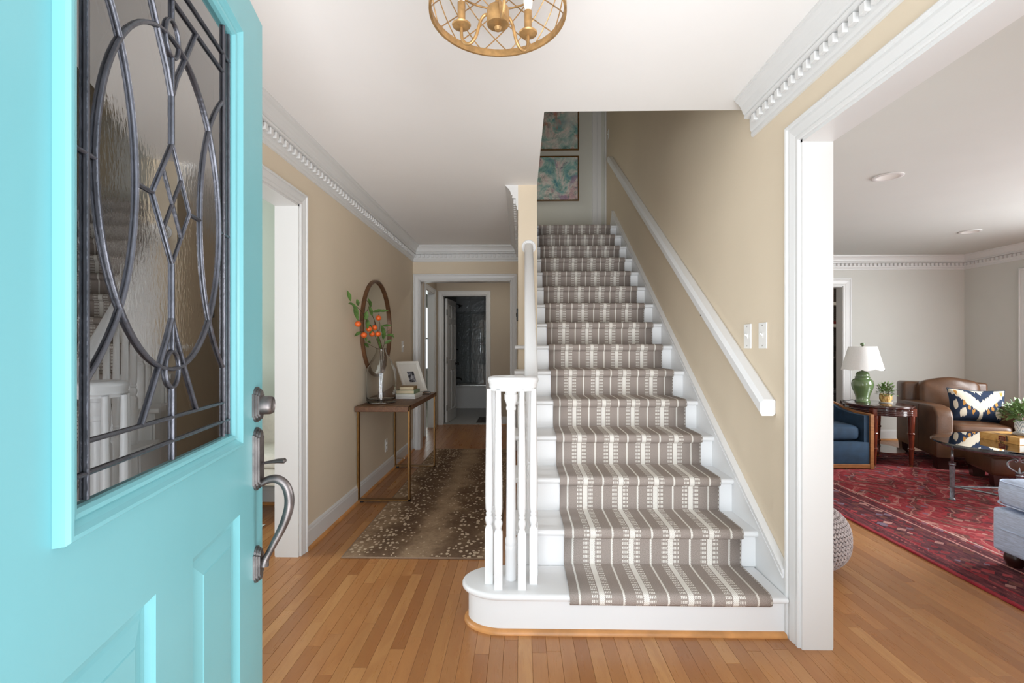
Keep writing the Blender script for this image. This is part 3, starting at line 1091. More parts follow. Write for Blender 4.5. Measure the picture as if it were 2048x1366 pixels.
def baseboard(name, axis, face, sgn, a0, a1, label, h=0.135):
    prof = [(0, 0), (0.014, 0), (0.014, h - 0.028), (0.011, h - 0.020), (0.011, h - 0.012), (0.005, h - 0.002), (0, h)]
    bm = BM()
    P = (lambda a, p, z: (face + sgn * p, a, z)) if axis == 'y' else (lambda a, p, z: (a, face + sgn * p, z))
    A = [bm.verts.new(P(a0, *q)) for q in prof]
    B = [bm.verts.new(P(a1, *q)) for q in prof]
    for k in range(len(prof)):
        j = (k + 1) % len(prof)
        bm.faces.new((A[k], A[j], B[j], B[k]))
    bm.faces.new(A[::-1]); bm.faces.new(B)
    o = struct(name, bm, M['trim'], label, 'baseboard')
    pr = [(0.014, 0), (0.030, 0), (0.029, 0.008), (0.024, 0.015), (0.014, 0.019)]
    bm = BM()
    A = [bm.verts.new(P(a0, *q)) for q in pr]
    B = [bm.verts.new(P(a1, *q)) for q in pr]
    for k in range(len(pr)):
        j = (k + 1) % len(pr)
        bm.faces.new((A[k], A[j], B[j], B[k]))
    bm.faces.new(A[::-1]); bm.faces.new(B)
    obj('shoe_moulding', bm, M['shoe'], o)
    return o


baseboard('baseboard_left', 'y', LW, 1, 2.885, 5.79, 'white baseboard with oak shoe along the left hall wall')
baseboard('baseboard_hall', 'x', 5.79, -1, LW, -1.297, 'short white baseboard beside the hall end opening')
baseboard('baseboard_stair', 'y', -0.022, -1, 3.62, 5.79, 'white baseboard on the hall side of the stair wall')
baseboard('baseboard_rear', 'x', 7.66, -1, -0.475, 0.5, 'white baseboard in the rear hall')
baseboard('baseboard_living_far', 'x', LVY, -1, 4.39, LVX, 'white baseboard under the far living room wall')
baseboard('baseboard_living_right', 'y', LVX, -1, 5.81, LVY, 'white baseboard on the right living room wall')
baseboard('baseboard_dining', 'x', 3.75, -1, -4.0, LW - 0.13, 'white baseboard of the dining room seen past the front door')


# ------------------------------------------------------------------ staircase
Y1, RUN, RISE = 2.04, 0.259, 0.177
NOS = 0.028
ny = lambda n: Y1 + RUN * (n - 1)
nz = lambda n: RISE * n
XR = 1.118
XL = -0.045
stairs = thing('staircase', 'white painted staircase with rounded bottom step rising between two walls', 'staircase', (0, 0, 0), kind=None)


def tread_poly(xa, xb, y0, y1, zt, th=0.03):
    r = th / 2
    pts = [(y1, zt), (y0 + r, zt)]
    for k in range(1, 8):
        a = PI / 2 + PI * k / 8
        pts.append((y0 + r + r * math.cos(a), zt - r + r * math.sin(a)))
    pts += [(y0 + r, zt - th), (y1, zt - th)]
    return pts


def bull(r, front, cx, cy, ry, n=20):
    """outline of the rounded first step in plan, from the front right corner clockwise"""
    return [(cx - r * math.sin(PI * k / n), cy - ry * math.cos(PI * k / n)) for k in range(n + 1)]


# first tread: half round left end
def slab_outline(off):
    c = bull(0.19 + off, 0, -0.075, 2.187, 0.147 + off)
    front = 2.187 - (0.147 + off)
    back = 2.187 + (0.147 + off)
    return [(XR, front)] + c + [(XR, back)]


bm = BM()
prism(bm, slab_outline(0.0), 'z', nz(1) - 0.03, nz(1))
es = [e for e in bm.edges if abs(e.verts[0].co.z - e.verts[1].co.z) < 1e-6]
bmesh.ops.bevel(bm, geom=es, offset=0.0135, segments=4, affect='EDGES', profile=0.5)
obj('tread', bm, M['trim2'], stairs, True, angle=50)
bm = BM()
prism(bm, slab_outline(-NOS), 'z', 0.0, nz(1) - 0.029)
obj('riser', bm, M['trim2'], stairs, True, angle=30)
# oak quarter round along the first step
so = slab_outline(-NOS)[:-1]
so = [p for p in so]
bm = BM()
prof = [(0, 0), (0.019, 0), (0.0185, 0.008), (0.014, 0.015), (0.007, 0.019), (0, 0.020)]
rows = []
for i, p in enumerate(so):
    a = Vector(so[max(i - 1, 0)]); b = Vector(so[min(i + 1, len(so) - 1)])
    t = (b - a).normalized()
    nrm = Vector((t.y, -t.x))
    if i <= 1:
        nrm = Vector((0, -1))
    if nrm.dot(Vector(p) - Vector((0.3, 2.187))) < 0:
        nrm = -nrm
    rows.append([bm.verts.new((p[0] + nrm.x * o, p[1] + nrm.y * o, z)) for o, z in prof])
for i in range(len(rows) - 1):
    for k in range(len(prof) - 1):
        bm.faces.new((rows[i][k], rows[i][k + 1], rows[i + 1][k + 1], rows[i + 1][k]))
obj('shoe_moulding', bm, M['shoe'], stairs, True)
NST = 14
for n in range(2, NST + 1):
    inside = ny(n) > 3.60
    xa = 0.12 if inside else XL
    bm = BM()
    prism(bm, tread_poly(0, 0, ny(n), ny(n + 1) + NOS, nz(n)), 'x', xa, XR)
    obj('tread', bm, M['trim2'], stairs, True, angle=40)
    bm = BM()
    box(bm, 0.12 if inside else -0.012, XR, ny(n) + NOS, ny(n) + NOS + 0.018, nz(n - 1), nz(n) - 0.030)
    obj('riser', bm, M['trim2'], stairs)
bm = BM()
prism(bm, tread_poly(0, 0, ny(15), 5.75, nz(15)), 'x', 0.12, XR)
obj('tread', bm, M['trim2'], stairs, True, angle=40)
bm = BM()
box(bm, 0.12, XR, ny(15) + NOS, ny(15) + NOS + 0.018, nz(14), nz(15) - 0.030)
obj('riser', bm, M['trim2'], stairs)
# closed side panel on the hall side (saw-tooth top under the treads)
side = [(2.33, 0.0)]
for n in range(2, 8):
    y0 = ny(n) + NOS if n > 2 else 2.33
    if y0 >= 3.62:
        break
    side += [(y0, nz(n) - 0.03), (min(ny(n + 1) + NOS, 3.62), nz(n) - 0.03)]
side += [(3.62, 0.0)]
bm = BM()
prism(bm, side, 'x', -0.022, -0.010)
obj('side_panel', bm, M['trim2'], stairs)
# wall skirts
sl = 0.677


def skirt(x0, x1, ya, yb, zoff, name):
    top = lambda y: 0.266 + (y - 2.054) * sl + zoff
    bm = BM()
    prism(bm, [(ya, max(0.0, top(ya) - 0.62)), (yb, top(yb) - 0.62), (yb, top(yb)), (ya, top(ya))], 'x', x0, x1)
    o = obj(name, bm, M['trim2'], stairs)
    bm = BM()
    s = 1 if x0 > 0.6 else -1
    face = x0 if s > 0 else x1
    for d0, d1, p in ((0.0, 0.012, 0.012), (0.012, 0.03, 0.008), (0.03, 0.036, 0.011)):
        xa, xb = sorted((face, face - s * p))
        prism(bm, [(ya, top(ya) - d1), (yb, top(yb) - d1), (yb, top(yb) - d0), (ya, top(ya) - d0)], 'x', xa, xb)
    obj('skirt_moulding', bm, M['trim2'], o)
    return o


skirt(XR, RW - 0.001, 2.074, 5.95, 0.0, 'skirt_board')
bm = BM()
prism(bm, [(5.95, UF), (6.12, UF), (6.12, 2.74), (6.02, 2.86), (5.95, 2.90)], 'x', XR, RW - 0.001)
obj('skirt_board', bm, M['trim2'], stairs)

# stair runner, one continuous strip
RX0, RX1 = 0.206, 1.047
path = []
for n in range(1, 16):
    y, z = ny(n), nz(n)
    if n == 1:
        path += [(y + 0.004, z - 0.042)]
    else:
        path += [(y + NOS - 0.009, z - 0.045), (y + 0.006, z - 0.038)]
    path += [(y - 0.006, z - 0.032), (y - 0.010, z - 0.016), (y - 0.006, z - 0.001), (y + 0.004, z + 0.007), (y + 0.018, z + 0.010)]
    if n < 15:
        yi = ny(n + 1) + NOS
        path += [(y + 0.10, z + 0.010), (yi - 0.02, z + 0.010), (yi - 0.010, z + 0.013), (yi - 0.009, z + 0.03)]
    else:
        path += [(5.9, z + 0.010)]
bm = BM()
lay = bm.loops.layers.uv.verify()
s = 0.0
prev = None
NX = 6
for i, (y, z) in enumerate(path):
    if i:
        s += math.hypot(y - path[i - 1][0], z - path[i - 1][1])
    dx = 0.0010 * math.sin(i * 1.3)
    row = [(bm.verts.new((RX0 + (RX1 - RX0) * k / NX + (dx if k in (0, NX) else 0), y, z)), (RX1 - RX0) * k / NX, s) for k in range(NX + 1)]
    if prev:
        for k in range(NX):
            q = (prev[k], prev[k + 1], row[k + 1], row[k])
            f = bm.faces.new([a[0] for a in q])
            for lp, a in zip(f.loops, q):
                lp[lay].uv = (a[1], a[2])
    prev = row
o = obj('stair_runner', bm, M['runner'], None, True, angle=60)
md = o.modifiers.new('thick', 'SOLIDIFY')
md.thickness = 0.006
md.offset = -1
tag(o, 'taupe woven stair runner with cream stripes and dashes down the white steps', 'stair carpet')

# ---- balustrade: volute rail, newel, turned balusters
bal = thing('balustrade', 'white balustrade with spiral volute rail and turned balusters on the bottom step', 'railing')


def baluster_bm(h, base_h=0.26, w_=0.035):
    bm = BM()
    q = w_ / 2
    box(bm, -q, q, -q, q, 0, base_h - 0.02)
    # chamfered shoulder
    zb = base_h - 0.02
    a = [bm.verts.new((x, y, zb)) for x, y in ((-q, -q), (q, -q), (q, q), (-q, q))]
    b = [bm.verts.new((x * .55, y * .55, zb + 0.02)) for x, y in ((-q, -q), (q, -q), (q, q), (-q, q))]
    for i in range(4):
        bm.faces.new((a[i], a[(i + 1) % 4], b[(i + 1) % 4], b[i]))
    z = zb + 0.012
    L = h - z
    prof = [(0.008, 0), (0.011, 0.006), (0.0125, 0.014), (0.0145, 0.022), (0.0155, 0.032), (0.014, 0.040), (0.010, 0.048), (0.0125, 0.053), (0.0125, 0.058), (0.010, 0.063), (0.0135, 0.075), (0.0148, 0.11), (0.0145, 0.2 * L + .08), (0.0125, 0.6 * L), (0.0105, 0.85 * L), (0.0095, L)]
    lathe(bm, [(r * 1.16, zz_) for r, zz_ in prof], (0, 0, z), 14)
    return bm


RT = 1.094   # top of the volute
vb = []
first = None
for (x, y) in ((-0.142, 2.150), (-0.098, 2.098), (0.004, 2.098), (0.055, 2.150), (-0.128, 2.235), (0.060, 2.235)):
    if first is None:
        first = obj('baluster', baluster_bm(RT - 0.055 - nz(1)), M['trim2'], bal, True, (x, y, nz(1)), angle=40)
    else:
        o = bpy.data.objects.new('baluster', first.data)
        COL.objects.link(o)
        o.parent = bal
        o.location = (x, y, nz(1))
rail_z = lambda y: 1.06 + max(0, y - 2.27) * 0.675     # underside-centre line of the sloped rail
for n in range(2, 8):
    for dy in (0.05, 0.18):
        y = ny(n) + dy
        if y > 3.58:
            continue
        obj('baluster', baluster_bm(rail_z(y) - 0.03 - nz(n)), M['trim2'], bal, True, (0.048, y, nz(n)), angle=40)
bm = BM()
lathe(bm, [(r * 0.74, z_) for r, z_ in [(0.034, 0), (0.034, 0.13), (0.036, 0.135), (0.036, 0.15), (0.033, 0.155), (0.036, 0.165), (0.036, 0.18), (0.030, 0.19), (0.0285, 0.4), (0.025, 0.76), (0.030, 0.765), (0.031, 0.775), (0.027, 0.782), (0.029, 0.79), (0.034, 0.80), (0.040, 0.81), (0.041, 0.835), (0.036, 0.836), (0.036, 0.865)]], (0, 0, 0), 28)
obj('newel_post', bm, M['trim2'], bal, True, (-0.045, 2.185, nz(1)), angle=30)
# rail: volute cap plus sloped run
RP = [(-0.021, -0.031), (0.021, -0.031), (0.021, -0.022), (0.0255, -0.018), (0.0245, -0.006), (0.031, 0.010), (0.031, 0.018), (0.025, 0.027), (0.012, 0.031), (-0.012, 0.031), (-0.025, 0.027), (-0.031, 0.018), (-0.031, 0.010), (-0.0245, -0.006), (-0.0255, -0.018), (-0.021, -0.022)]


def sweep(bm, pts, prof, scale=None):
    pts = [Vector(p) for p in pts]
    rings = []
    for i, p in enumerate(pts):
        t = (pts[min(i + 1, len(pts) - 1)] - pts[max(i - 1, 0)]).normalized()
        sd = t.cross(Vector((0, 0, 1))).normalized()
        up = sd.cross(t).normalized()
        k = scale[i] if scale else 1
        rings.append([bm.verts.new(p + sd * a * k + up * b) for a, b in prof])
    n = len(prof)
    for i in range(len(rings) - 1):
        for k in range(n):
            j = (k + 1) % n
            bm.faces.new((rings[i][k], rings[i][j], rings[i + 1][j], rings[i + 1][k]))
    bm.faces.new(rings[0][::-1])
    bm.faces.new(rings[-1])


bm = BM()
vc = Vector((-0.047, 2.185, RT - 0.031))
pts = []
# spiral turn then the straight slope
for k in range(0, 41):
    a = -2.3 * PI + k / 40 * 2.3 * PI          # ends at angle 0 (right of the centre)
    rad = 0.030 + 0.065 * (k / 40) ** 0.8
    pts.append((vc.x + rad * math.cos(a), vc.y + rad * math.sin(a) * 0.98, vc.z))
pts += [(0.048, 2.23, vc.z), (0.048, 2.27, vc.z + 0.005)]
for k in range(1, 12):
    y = 2.27 + (3.612 - 2.27) * k / 11
    pts.append((0.048 + 0.010 * k / 11, y, vc.z + 0.004 + (y - 2.27) * 0.675))
sweep(bm, pts, RP)
lathe(bm, [(0, 0.026), (0.02, 0.026), (0.05, 0.023), (0.055, 0.0), (0.05, -0.028), (0, -0.028)], tuple(vc), 24)
obj('hand_rail', bm, M['trim2'], bal, True, angle=50)
bm = BM()
rs = [(0.0, 0.0), (0.053, 0.0), (0.053, 0.008), (0.046, 0.012), (0.042, 0.010), (0.038, 0.016), (0.0, 0.018)]
lathe(bm, rs, (0, 0, 0), 32)
for v in bm.verts:
    v.co = Vector((v.co.x, -v.co.z, v.co.y))
obj('rail_rosette', bm, M['trim2'], bal, True, (0.058, 3.620, 1.975), angle=30)

# ---- wall handrail on the right
wr = thing('wall_handrail', 'long white wooden handrail fixed along the right stair wall', 'handrail')
ya, yb = 2.185, 6.03
za, zb = 0.953, 3.565
bm = BM()
pr = [(1.078, -0.037), (1.128, -0.037), (1.139, -0.026), (1.139, 0.03), (1.128, 0.037), (1.088, 0.037), (1.070, 0.020), (1.070, -0.024)]
A = [bm.verts.new((x, ya, za + d)) for x, d in pr]
B = [bm.verts.new((x, yb, zb + d)) for x, d in pr]
for i in range(len(pr)):
    bm.faces.new((A[i], A[(i + 1) % len(pr)], B[(i + 1) % len(pr)], B[i]))
bm.faces.new(A[::-1]); bm.faces.new(B)
obj('rail', bm, M['trim2'], wr)
for yy in (2.9, 4.2, 5.5):
    zz = za + (yy - ya) * (zb - za) / (yb - ya)
    obj('screw_cap', box(BM(), 1.0685, 1.0705, yy - 0.004, yy + 0.004, zz - 0.028, zz - 0.020), M['dkmetal'], wr)


def switch(name, x, y, z, sgn, label, group=None, axis='y', w_=0.075, h=0.122, kindx='toggle'):
    t = thing(name, label, 'switch' if kindx == 'toggle' else 'outlet', (x, y, z), 0 if sgn < 0 else PI, group)
    # local: wall plane x=0, room side towards -x
    bm = box(BM(), -0.006, -0.0005, -w_ / 2, w_ / 2, -h / 2, h / 2, 0.002, 2)
    obj('cover_plate', bm, M['white'], t)
    if kindx == 'toggle':
        bm = BM()
        box(bm, -0.0075, -0.005, -0.006, 0.006, -0.012, 0.012)
        prism(bm, [(-0.006, -0.004), (-0.020, 0.006), (-0.018, 0.012), (-0.006, 0.006)], 'y', -0.004, 0.004)
        obj('toggle', bm, M['white'], t)
    else:
        for dz in (-0.02, 0.02):
            bm = box(BM(), -0.008, -0.005, -0.017, 0.017, dz - 0.014, dz + 0.014, 0.004, 2)
            obj('receptacle', bm, M['white'], t)
    for dz in (-0.048, 0.048):
        bm = BM(); box(bm, -0.0068, -0.0055, -0.003, 0.003, dz - 0.003, dz + 0.003)
        obj('screw', bm, M['chrome'], t)
    return t


switch('light_switch', RW, 2.447, 1.279, -1, 'white toggle switch under the handrail side, farther of the two by the stairs', 'switches beside the stairs')
switch('light_switch', RW, 2.294, 1.279, -1, 'white toggle switch nearer the living room opening, of the two by the stairs', 'switches beside the stairs')
switch('light_switch', RW, 6.32, 4.0, -1, 'white switch on the shaded wall at the top of the stairs')
switch('light_switch', LW, 5.28, 1.236, 1, 'white switch on the left hall wall above the picture frame')
switch('wall_outlet', LW, 4.63, 0.285, 1, 'white outlet low on the wall under the console table', kindx='outlet')
t = thing('thermostat', 'small black wall control on the edge of the hall stair wall', 'thermostat', (-0.022, 4.9, 1.555))
obj('housing', box(BM(), -0.024, -0.0005, -0.05, 0.05, -0.06, 0.06, 0.006, 2), M['black'], t)
obj('dial', box(BM(), -0.028, -0.023, -0.02, 0.02, -0.02, 0.02, 0.003, 2), M['dkmetal'], t)

# ------------------------------------------------------------------ upstairs
for (xr, z0, z1, mat, lab) in ((0.772, 3.865, 4.425, 'art1', 'upper of the two abstract paintings in gold frames at the stair top'), (0.772, 3.188, 3.784, 'art2', 'lower abstract pastel painting in a gold frame at the stair top')):
    xl = xr - 0.60
    t = thing('framed_painting', lab, 'painting', ((xl + xr) / 2, 6.497, (z0 + z1) / 2), 0, 'paintings at the top of the stairs')
    hw, hh = (xr - xl) / 2, (z1 - z0) / 2
    bm = BM()
    f = 0.012
    box(bm, -hw, hw, -0.035, 0, -hh, -hh + f); box(bm, -hw, hw, -0.035, 0, hh - f, hh)
    box(bm, -hw, -hw + f, -0.035, 0, -hh + f, hh - f); box(bm, hw - f, hw, -0.035, 0, -hh + f, hh - f)
    obj('frame', bm, M['brass'], t)
    obj('canvas', box(BM(), -hw + f + 0.004, hw - f - 0.004, -0.028, -0.002, -hh + f + 0.004, hh - f - 0.004), M[mat], t)
bm = BM()
for x0, x1, p in ((0.955, 1.005, 0.03), (1.005, 1.02, 0.018), (1.02, 1.075, 0.024), (1.118, 1.139, 0.03)):
    box(bm, x0, x1, 6.5 - p, 6.5, UF, 4.75)
trim(16, bm, 'tall white door casing at the top of the stairs')

# ------------------------------------------------------------------ turquoise front door
ang = math.atan2(0.97706, -0.21297)
dr = thing('front_door', 'open turquoise front door with oval leaded glass and pewter handle', 'door', (-0.667 + 0.21297 * 0.914, 1.234 - 0.97706 * 0.914, 0), ang)
DW, DZ0, DZ1, TH_ = 0.914, 0.012, 2.05, 0.045
gx0, gx1, gz0, gz1 = 0.457 - 0.27, 0.457 + 0.27, 1.005, 1.925
px = [(0.160, 0.395), (0.519, 0.754)]
pz0, pz1 = 0.22, 0.845
bm = BM()
box(bm, 0, DW, 0, TH_, DZ0, pz0)
box(bm, 0, px[0][0], 0, TH_, pz0, pz1); box(bm, px[0][1], px[1][0], 0, TH_, pz0, pz1); box(bm, px[1][1], DW, 0, TH_, pz0, pz1)
box(bm, 0, DW, 0, TH_, pz1, gz0)
box(bm, 0, gx0, 0, TH_, gz0, gz1); box(bm, gx1, DW, 0, TH_, gz0, gz1)
box(bm, 0, DW, 0, TH_, gz1, DZ1)
bmesh.ops.remove_doubles(bm, verts=bm.verts[:], dist=1e-5)
obj('door_slab', bm, M['teal'], dr)


def rect_ring(bm, x0, x1, z0, z1, prof):
    """mitred ring; prof = (outward offset from the rect, y)"""
    rows = [[bm.verts.new(p) for p in ((x0 - o, y, z0 - o), (x1 + o, y, z0 - o), (x1 + o, y, z1 + o), (x0 - o, y, z1 + o))] for o, y in prof]
    for k in range(len(rows) - 1):
        for i in range(4):
            j = (i + 1) % 4
            bm.faces.new((rows[k][i], rows[k][j], rows[k + 1][j], rows[k + 1][i]))
    return rows


for (a, b) in px:
    bm = BM()
    rows = rect_ring(bm, a, b, pz0, pz1, [(0.0, 0.0), (-0.004, 0.004), (-0.010, 0.011), (-0.018, 0.012), (-0.024, 0.010), (-0.050, 0.0035), (-0.052, 0.002)])
    bm.faces.new(rows[-1])
    obj('lower_panel', bm, M['teal'], dr)
bm = BM()
sx0, sx1, sz0, sz1 = 0.457 - 0.245, 0.457 + 0.245, 1.033, 1.893
rect_ring(bm, sx0, sx1, sz0, sz1, [(0, 0.0075), (0, -0.002), (0.004, -0.007), (0.009, -0.008), (0.012, -0.005), (0.018, -0.010), (0.023, -0.016), (0.028, -0.016), (0.031, -0.012), (0.032, 0.0), (0.024, 0.001)])
obj('glass_moulding', bm, M['teal'], dr)
# leaded panes
UC, ZC = 0.457, 1.457
EA, EB = 0.195, 0.272
GY = 0.0065
lens = lambda d: 0.105 + 0.95 * d * d + 6 * d ** 4


def pane(poly, m, y=GY, th=0.004):
    bm = BM()
    prism(bm, [(UC + a, b) for a, b in poly], 'y', y, y + th)
    o = obj('pane', bm, M[m], dr)
    return o


bx = 0.213
for s_ in (-1, 1):
    pane([(s_ * bx, 1.067), (s_ * 0.245, 1.067), (s_ * 0.245, 1.832), (s_ * bx, 1.832)], 'pane')
for z0, z1 in ((1.033, 1.067), (1.832, 1.893)):
    pane([(-0.245, z0), (0.245, z0), (0.245, z1), (-0.245, z1)], 'pane')
for z0, z1 in ((1.067, 1.106), (1.794, 1.832)):
    pane([(-bx, z0), (bx, z0), (bx, z1), (-bx, z1)], 'pane')
for s_ in (-1, 1):
    for q in (-1, 1):
        zc_ = 1.794 if q > 0 else 1.106
        arc = [(s_ * EA * math.sin(k / 14 * PI / 2), ZC + q * EB * math.cos(k / 14 * PI / 2)) for k in range(15)]
        pane([(0, zc_)] + arc + [(s_ * bx, ZC), (s_ * bx, zc_)], 'pane')
dj = 0.185
for s_ in (-1, 1):
    arc = [(s_ * EA * math.sqrt(1 - (d / EB) ** 2), ZC + d) for d in [dj - 2 * dj * k / 16 for k in range(17)]]
    ln = [(s_ * lens(d), ZC + d) for d in [-dj + 2 * dj * k / 16 for k in range(1, 16)]]
    pane(arc + ln, 'pane_tex')
right = [(lens(d), ZC + d) for d in [-dj + 2 * dj * k / 16 for k in range(17)]]
th0 = math.asin(dj / EB)
top = [(EA * math.cos(th0 + (PI - 2 * th0) * k / 14), ZC + EB * math.sin(th0 + (PI - 2 * th0) * k / 14)) for k in range(15)]
left = [(-lens(d), ZC + d) for d in [dj - 2 * dj * k / 16 for k in range(17)]]
bot = [(EA * math.cos(PI + th0 + (PI - 2 * th0) * k / 14), ZC + EB * math.sin(PI + th0 + (PI - 2 * th0) * k / 14)) for k in range(15)]
pane(right + top[1:-1] + left + bot[1:-1], 'pane_tex')
for cx, cz in ((0, 0.046), (0, -0.046), (0.031, 0), (-0.031, 0)):
    pane([(cx - 0.029, ZC + cz), (cx, ZC + cz - 0.044), (cx + 0.029, ZC + cz), (cx, ZC + cz + 0.044)], 'pane', GY - 0.0012, 0.003)
for q in (1, -1):
    pane([(0.019 * math.cos(2 * PI * k / 18), ZC + q * 0.272 + 0.027 * math.sin(2 * PI * k / 18)) for k in range(18)], 'pane', GY - 0.0012, 0.003)


def came(pts, r=0.0042, closed=False):
    bm = BM()
    r = r * 0.68
    tube(bm, [(UC + a, GY - 0.0022, b) for a, b in pts], r, 6, closed)
    obj('lead_came', bm, M['came'], dr, True, angle=60)


came([(EA * math.cos(2 * PI * k / 64), ZC + EB * math.sin(2 * PI * k / 64)) for k in range(64)], 0.0050, True)
for s_ in (-1, 1):
    came([(s_ * lens(d), ZC + d) for d in [-0.277 + 0.554 * k / 30 for k in range(31)]], 0.0048)
    came([(s_ * bx, 1.036), (s_ * bx, 1.891)], 0.0048)
    came([(s_ * 0.243, 1.036), (s_ * 0.243, 1.891)], 0.004)
    came([(s_ * EA, ZC), (s_ * 0.245, ZC)], 0.004)
    came([(s_ * 0.105, ZC), (s_ * 0.061, ZC)], 0.004)
    came([(0, 1.635), (s_ * 0.016, 1.672), (s_ * 0.044, 1.718), (s_ * 0.089, 1.794)], 0.0042)
    came([(0, 1.269), (s_ * 0.016, 1.235), (s_ * 0.044, 1.185), (s_ * 0.091, 1.106)], 0.0042)
    came([(0, ZC + 0.098), (s_ * 0.061, ZC), (0, ZC - 0.098)], 0.0038)
    came([(-s_ * 0.0305, ZC + 0.049), (s_ * 0.0305, ZC - 0.049)], 0.0036)
for z in (1.832, 1.794, 1.106, 1.067):
    came([(-0.245 if z in (1.832, 1.067) else -bx, z), (0.245 if z in (1.832, 1.067) else bx, z)], 0.0044)
came([(0, 1.794), (0, ZC + 0.302)])
came([(0, ZC + 0.242), (0, ZC + 0.098)])
came([(0, ZC - 0.098), (0, ZC - 0.242)])
came([(0, ZC - 0.302), (0, 1.036)])
for q in (1, -1):
    came([(0.022 * math.cos(2 * PI * k / 24), ZC + q * 0.272 + 0.030 * math.sin(2 * PI * k / 24)) for k in range(24)], 0.0042, True)

# pewter lockset, outside face is local -y
HU = 0.914 - 0.050


def plate(bm, z0, z1, hw, layers):
    """scalloped escutcheon with stepped layers"""
    for (ins, y0, y1) in layers:
        w_ = hw - ins
        a, b = z0 + ins, z1 - ins
        pts = []
        lobe = w_ * 0.72
        hgt = (b - a)
        sh = min(0.016, hgt * .18)
        pts += [(-w_, a + sh), (-w_, b - sh), (-lobe, b - sh)]
        for k in range(0, 9):
            t_ = PI - PI * k / 8
            pts.append((lobe * math.cos(t_), b - sh + sh * math.sin(t_)))
        pts += [(w_, b - sh), (w_, a + sh), (lobe, a + sh)]
        for k in range(0, 9):
            t_ = PI * k / 8
            pts.append((lobe * math.cos(t_), a + sh - sh * math.sin(t_)))
        prism(bm, [(HU + x, z) for x, z in pts], 'y', y0, y1)
    return bm


lay3 = [(0.0, -0.005, 0.0), (0.004, -0.010, -0.004), (0.008, -0.014, -0.009)]
dbp = obj('deadbolt', plate(BM(), 1.036, 1.124, 0.029, lay3), M['pewter'], dr)
bm = BM()
lathe(bm, [(0.023, 0), (0.023, 0.018), (0.021, 0.024), (0.019, 0.026), (0.015, 0.023), (0.0, 0.023)], (0, 0, 0), 24)
for v in bm.verts:
    v.co = Vector((HU + v.co.x, -0.014 - v.co.z, 1.078 + v.co.y))
obj('lock_cylinder', bm, M['pewter'], dbp, True)
hp = obj('handle_plate', plate(BM(), 0.868, 1.024, 0.027, lay3), M['pewter'], dr)
bm = BM()
tube(bm, [(HU, -0.010, 0.928), (HU, -0.03, 0.934), (HU, -0.05, 0.938), (HU, -0.066, 0.938), (HU, -0.070, 0.938)], [0.006, 0.007, 0.011, 0.013, 0.006], 10)
for v in bm.verts:
    v.co.z = 0.938 + (v.co.z - 0.938) * 0.5
obj('thumb_latch', bm, M['pewter'], hp, True)
lp = obj('lower_plate', plate(BM(), 0.640, 0.730, 0.024, lay3), M['pewter'], dr)
bm = BM()
cps = [(-0.010, 0.882), (-0.028, 0.892), (-0.048, 0.893), (-0.066, 0.880), (-0.076, 0.855), (-0.077, 0.825), (-0.070, 0.795), (-0.058, 0.765), (-0.044, 0.738), (-0.032, 0.714), (-0.022, 0.695), (-0.018, 0.68)]
rads = [0.008, 0.0095, 0.0105, 0.011, 0.0115, 0.0115, 0.011, 0.010, 0.009, 0.008, 0.009, 0.012]
tube(bm, *crv([(HU, y, z) for y, z in cps], rads), 14)
obj('pull_handle', bm, M['pewter'], dr, True)
for zc_ in (0.30, 1.05, 1.80):
    obj('hinge', tube(BM(), [(0.0, -0.004, zc_ - 0.05), (0.0, -0.004, zc_ + 0.05)], 0.006, 8), M['pewter'], dr)


# ------------------------------------------------------------------ shared soft shapes and leaves
def superell(bm, a, b, c, ctr=(0, 0, 0), e1=0.35, e2=0.35, nu=28, nv=14):
    sg = lambda x, e: math.copysign(abs(x) ** e, x)
    rows = []
    for j in range(nv + 1):
        ph = -PI / 2 + PI * j / nv
        # denser near the flats is fine
        row = []
        for i in range(nu):
            t = 2 * PI * i / nu
            row.append(bm.verts.new((ctr[0] + a * sg(math.cos(ph), e1) * sg(math.cos(t), e2), ctr[1] + b * sg(math.cos(ph), e1) * sg(math.sin(t), e2), ctr[2] + c * sg(math.sin(ph), e1))))
        rows.append(row)
    for j in range(nv):
        for i in range(nu):
            k = (i + 1) % nu
            bm.faces.new((rows[j][i], rows[j][k], rows[j + 1][k], rows[j + 1][i]))
    bmesh.ops.remove_doubles(bm, verts=bm.verts[:], dist=1e-5)
    return bm


def leaf_verts(bm, base, d, up, L, W, curl=0.2):
    d = Vector(d).normalized(); up = Vector(up)
    s = d.cross(up)
    if s.length < 1e-3:
        s = d.cross(Vector((1, 0, 0.3)))
    s.normalize()
    u = s.cross(d).normalized()
    b = Vector(base)
    prof = [(0.0, 0.03), (0.25, 0.75), (0.5, 1.0), (0.78, 0.62), (1.0, 0.0)]
    mid, le, ri = [], [], []
    for t, w_ in prof:
        c = b + d * L * t - u * (curl * L * t * t)
        mid.append(bm.verts.new(c))
        le.append(bm.verts.new(c + s * W * .5 * w_ + u * W * 0.12 * w_))
        ri.append(bm.verts.new(c - s * W * .5 * w_ + u * W * 0.12 * w_))
    for i in range(len(prof) - 1):
        bm.faces.new((mid[i], le[i], le[i + 1], mid[i + 1]))
        bm.faces.new((ri[i], mid[i], mid[i + 1], ri[i + 1]))


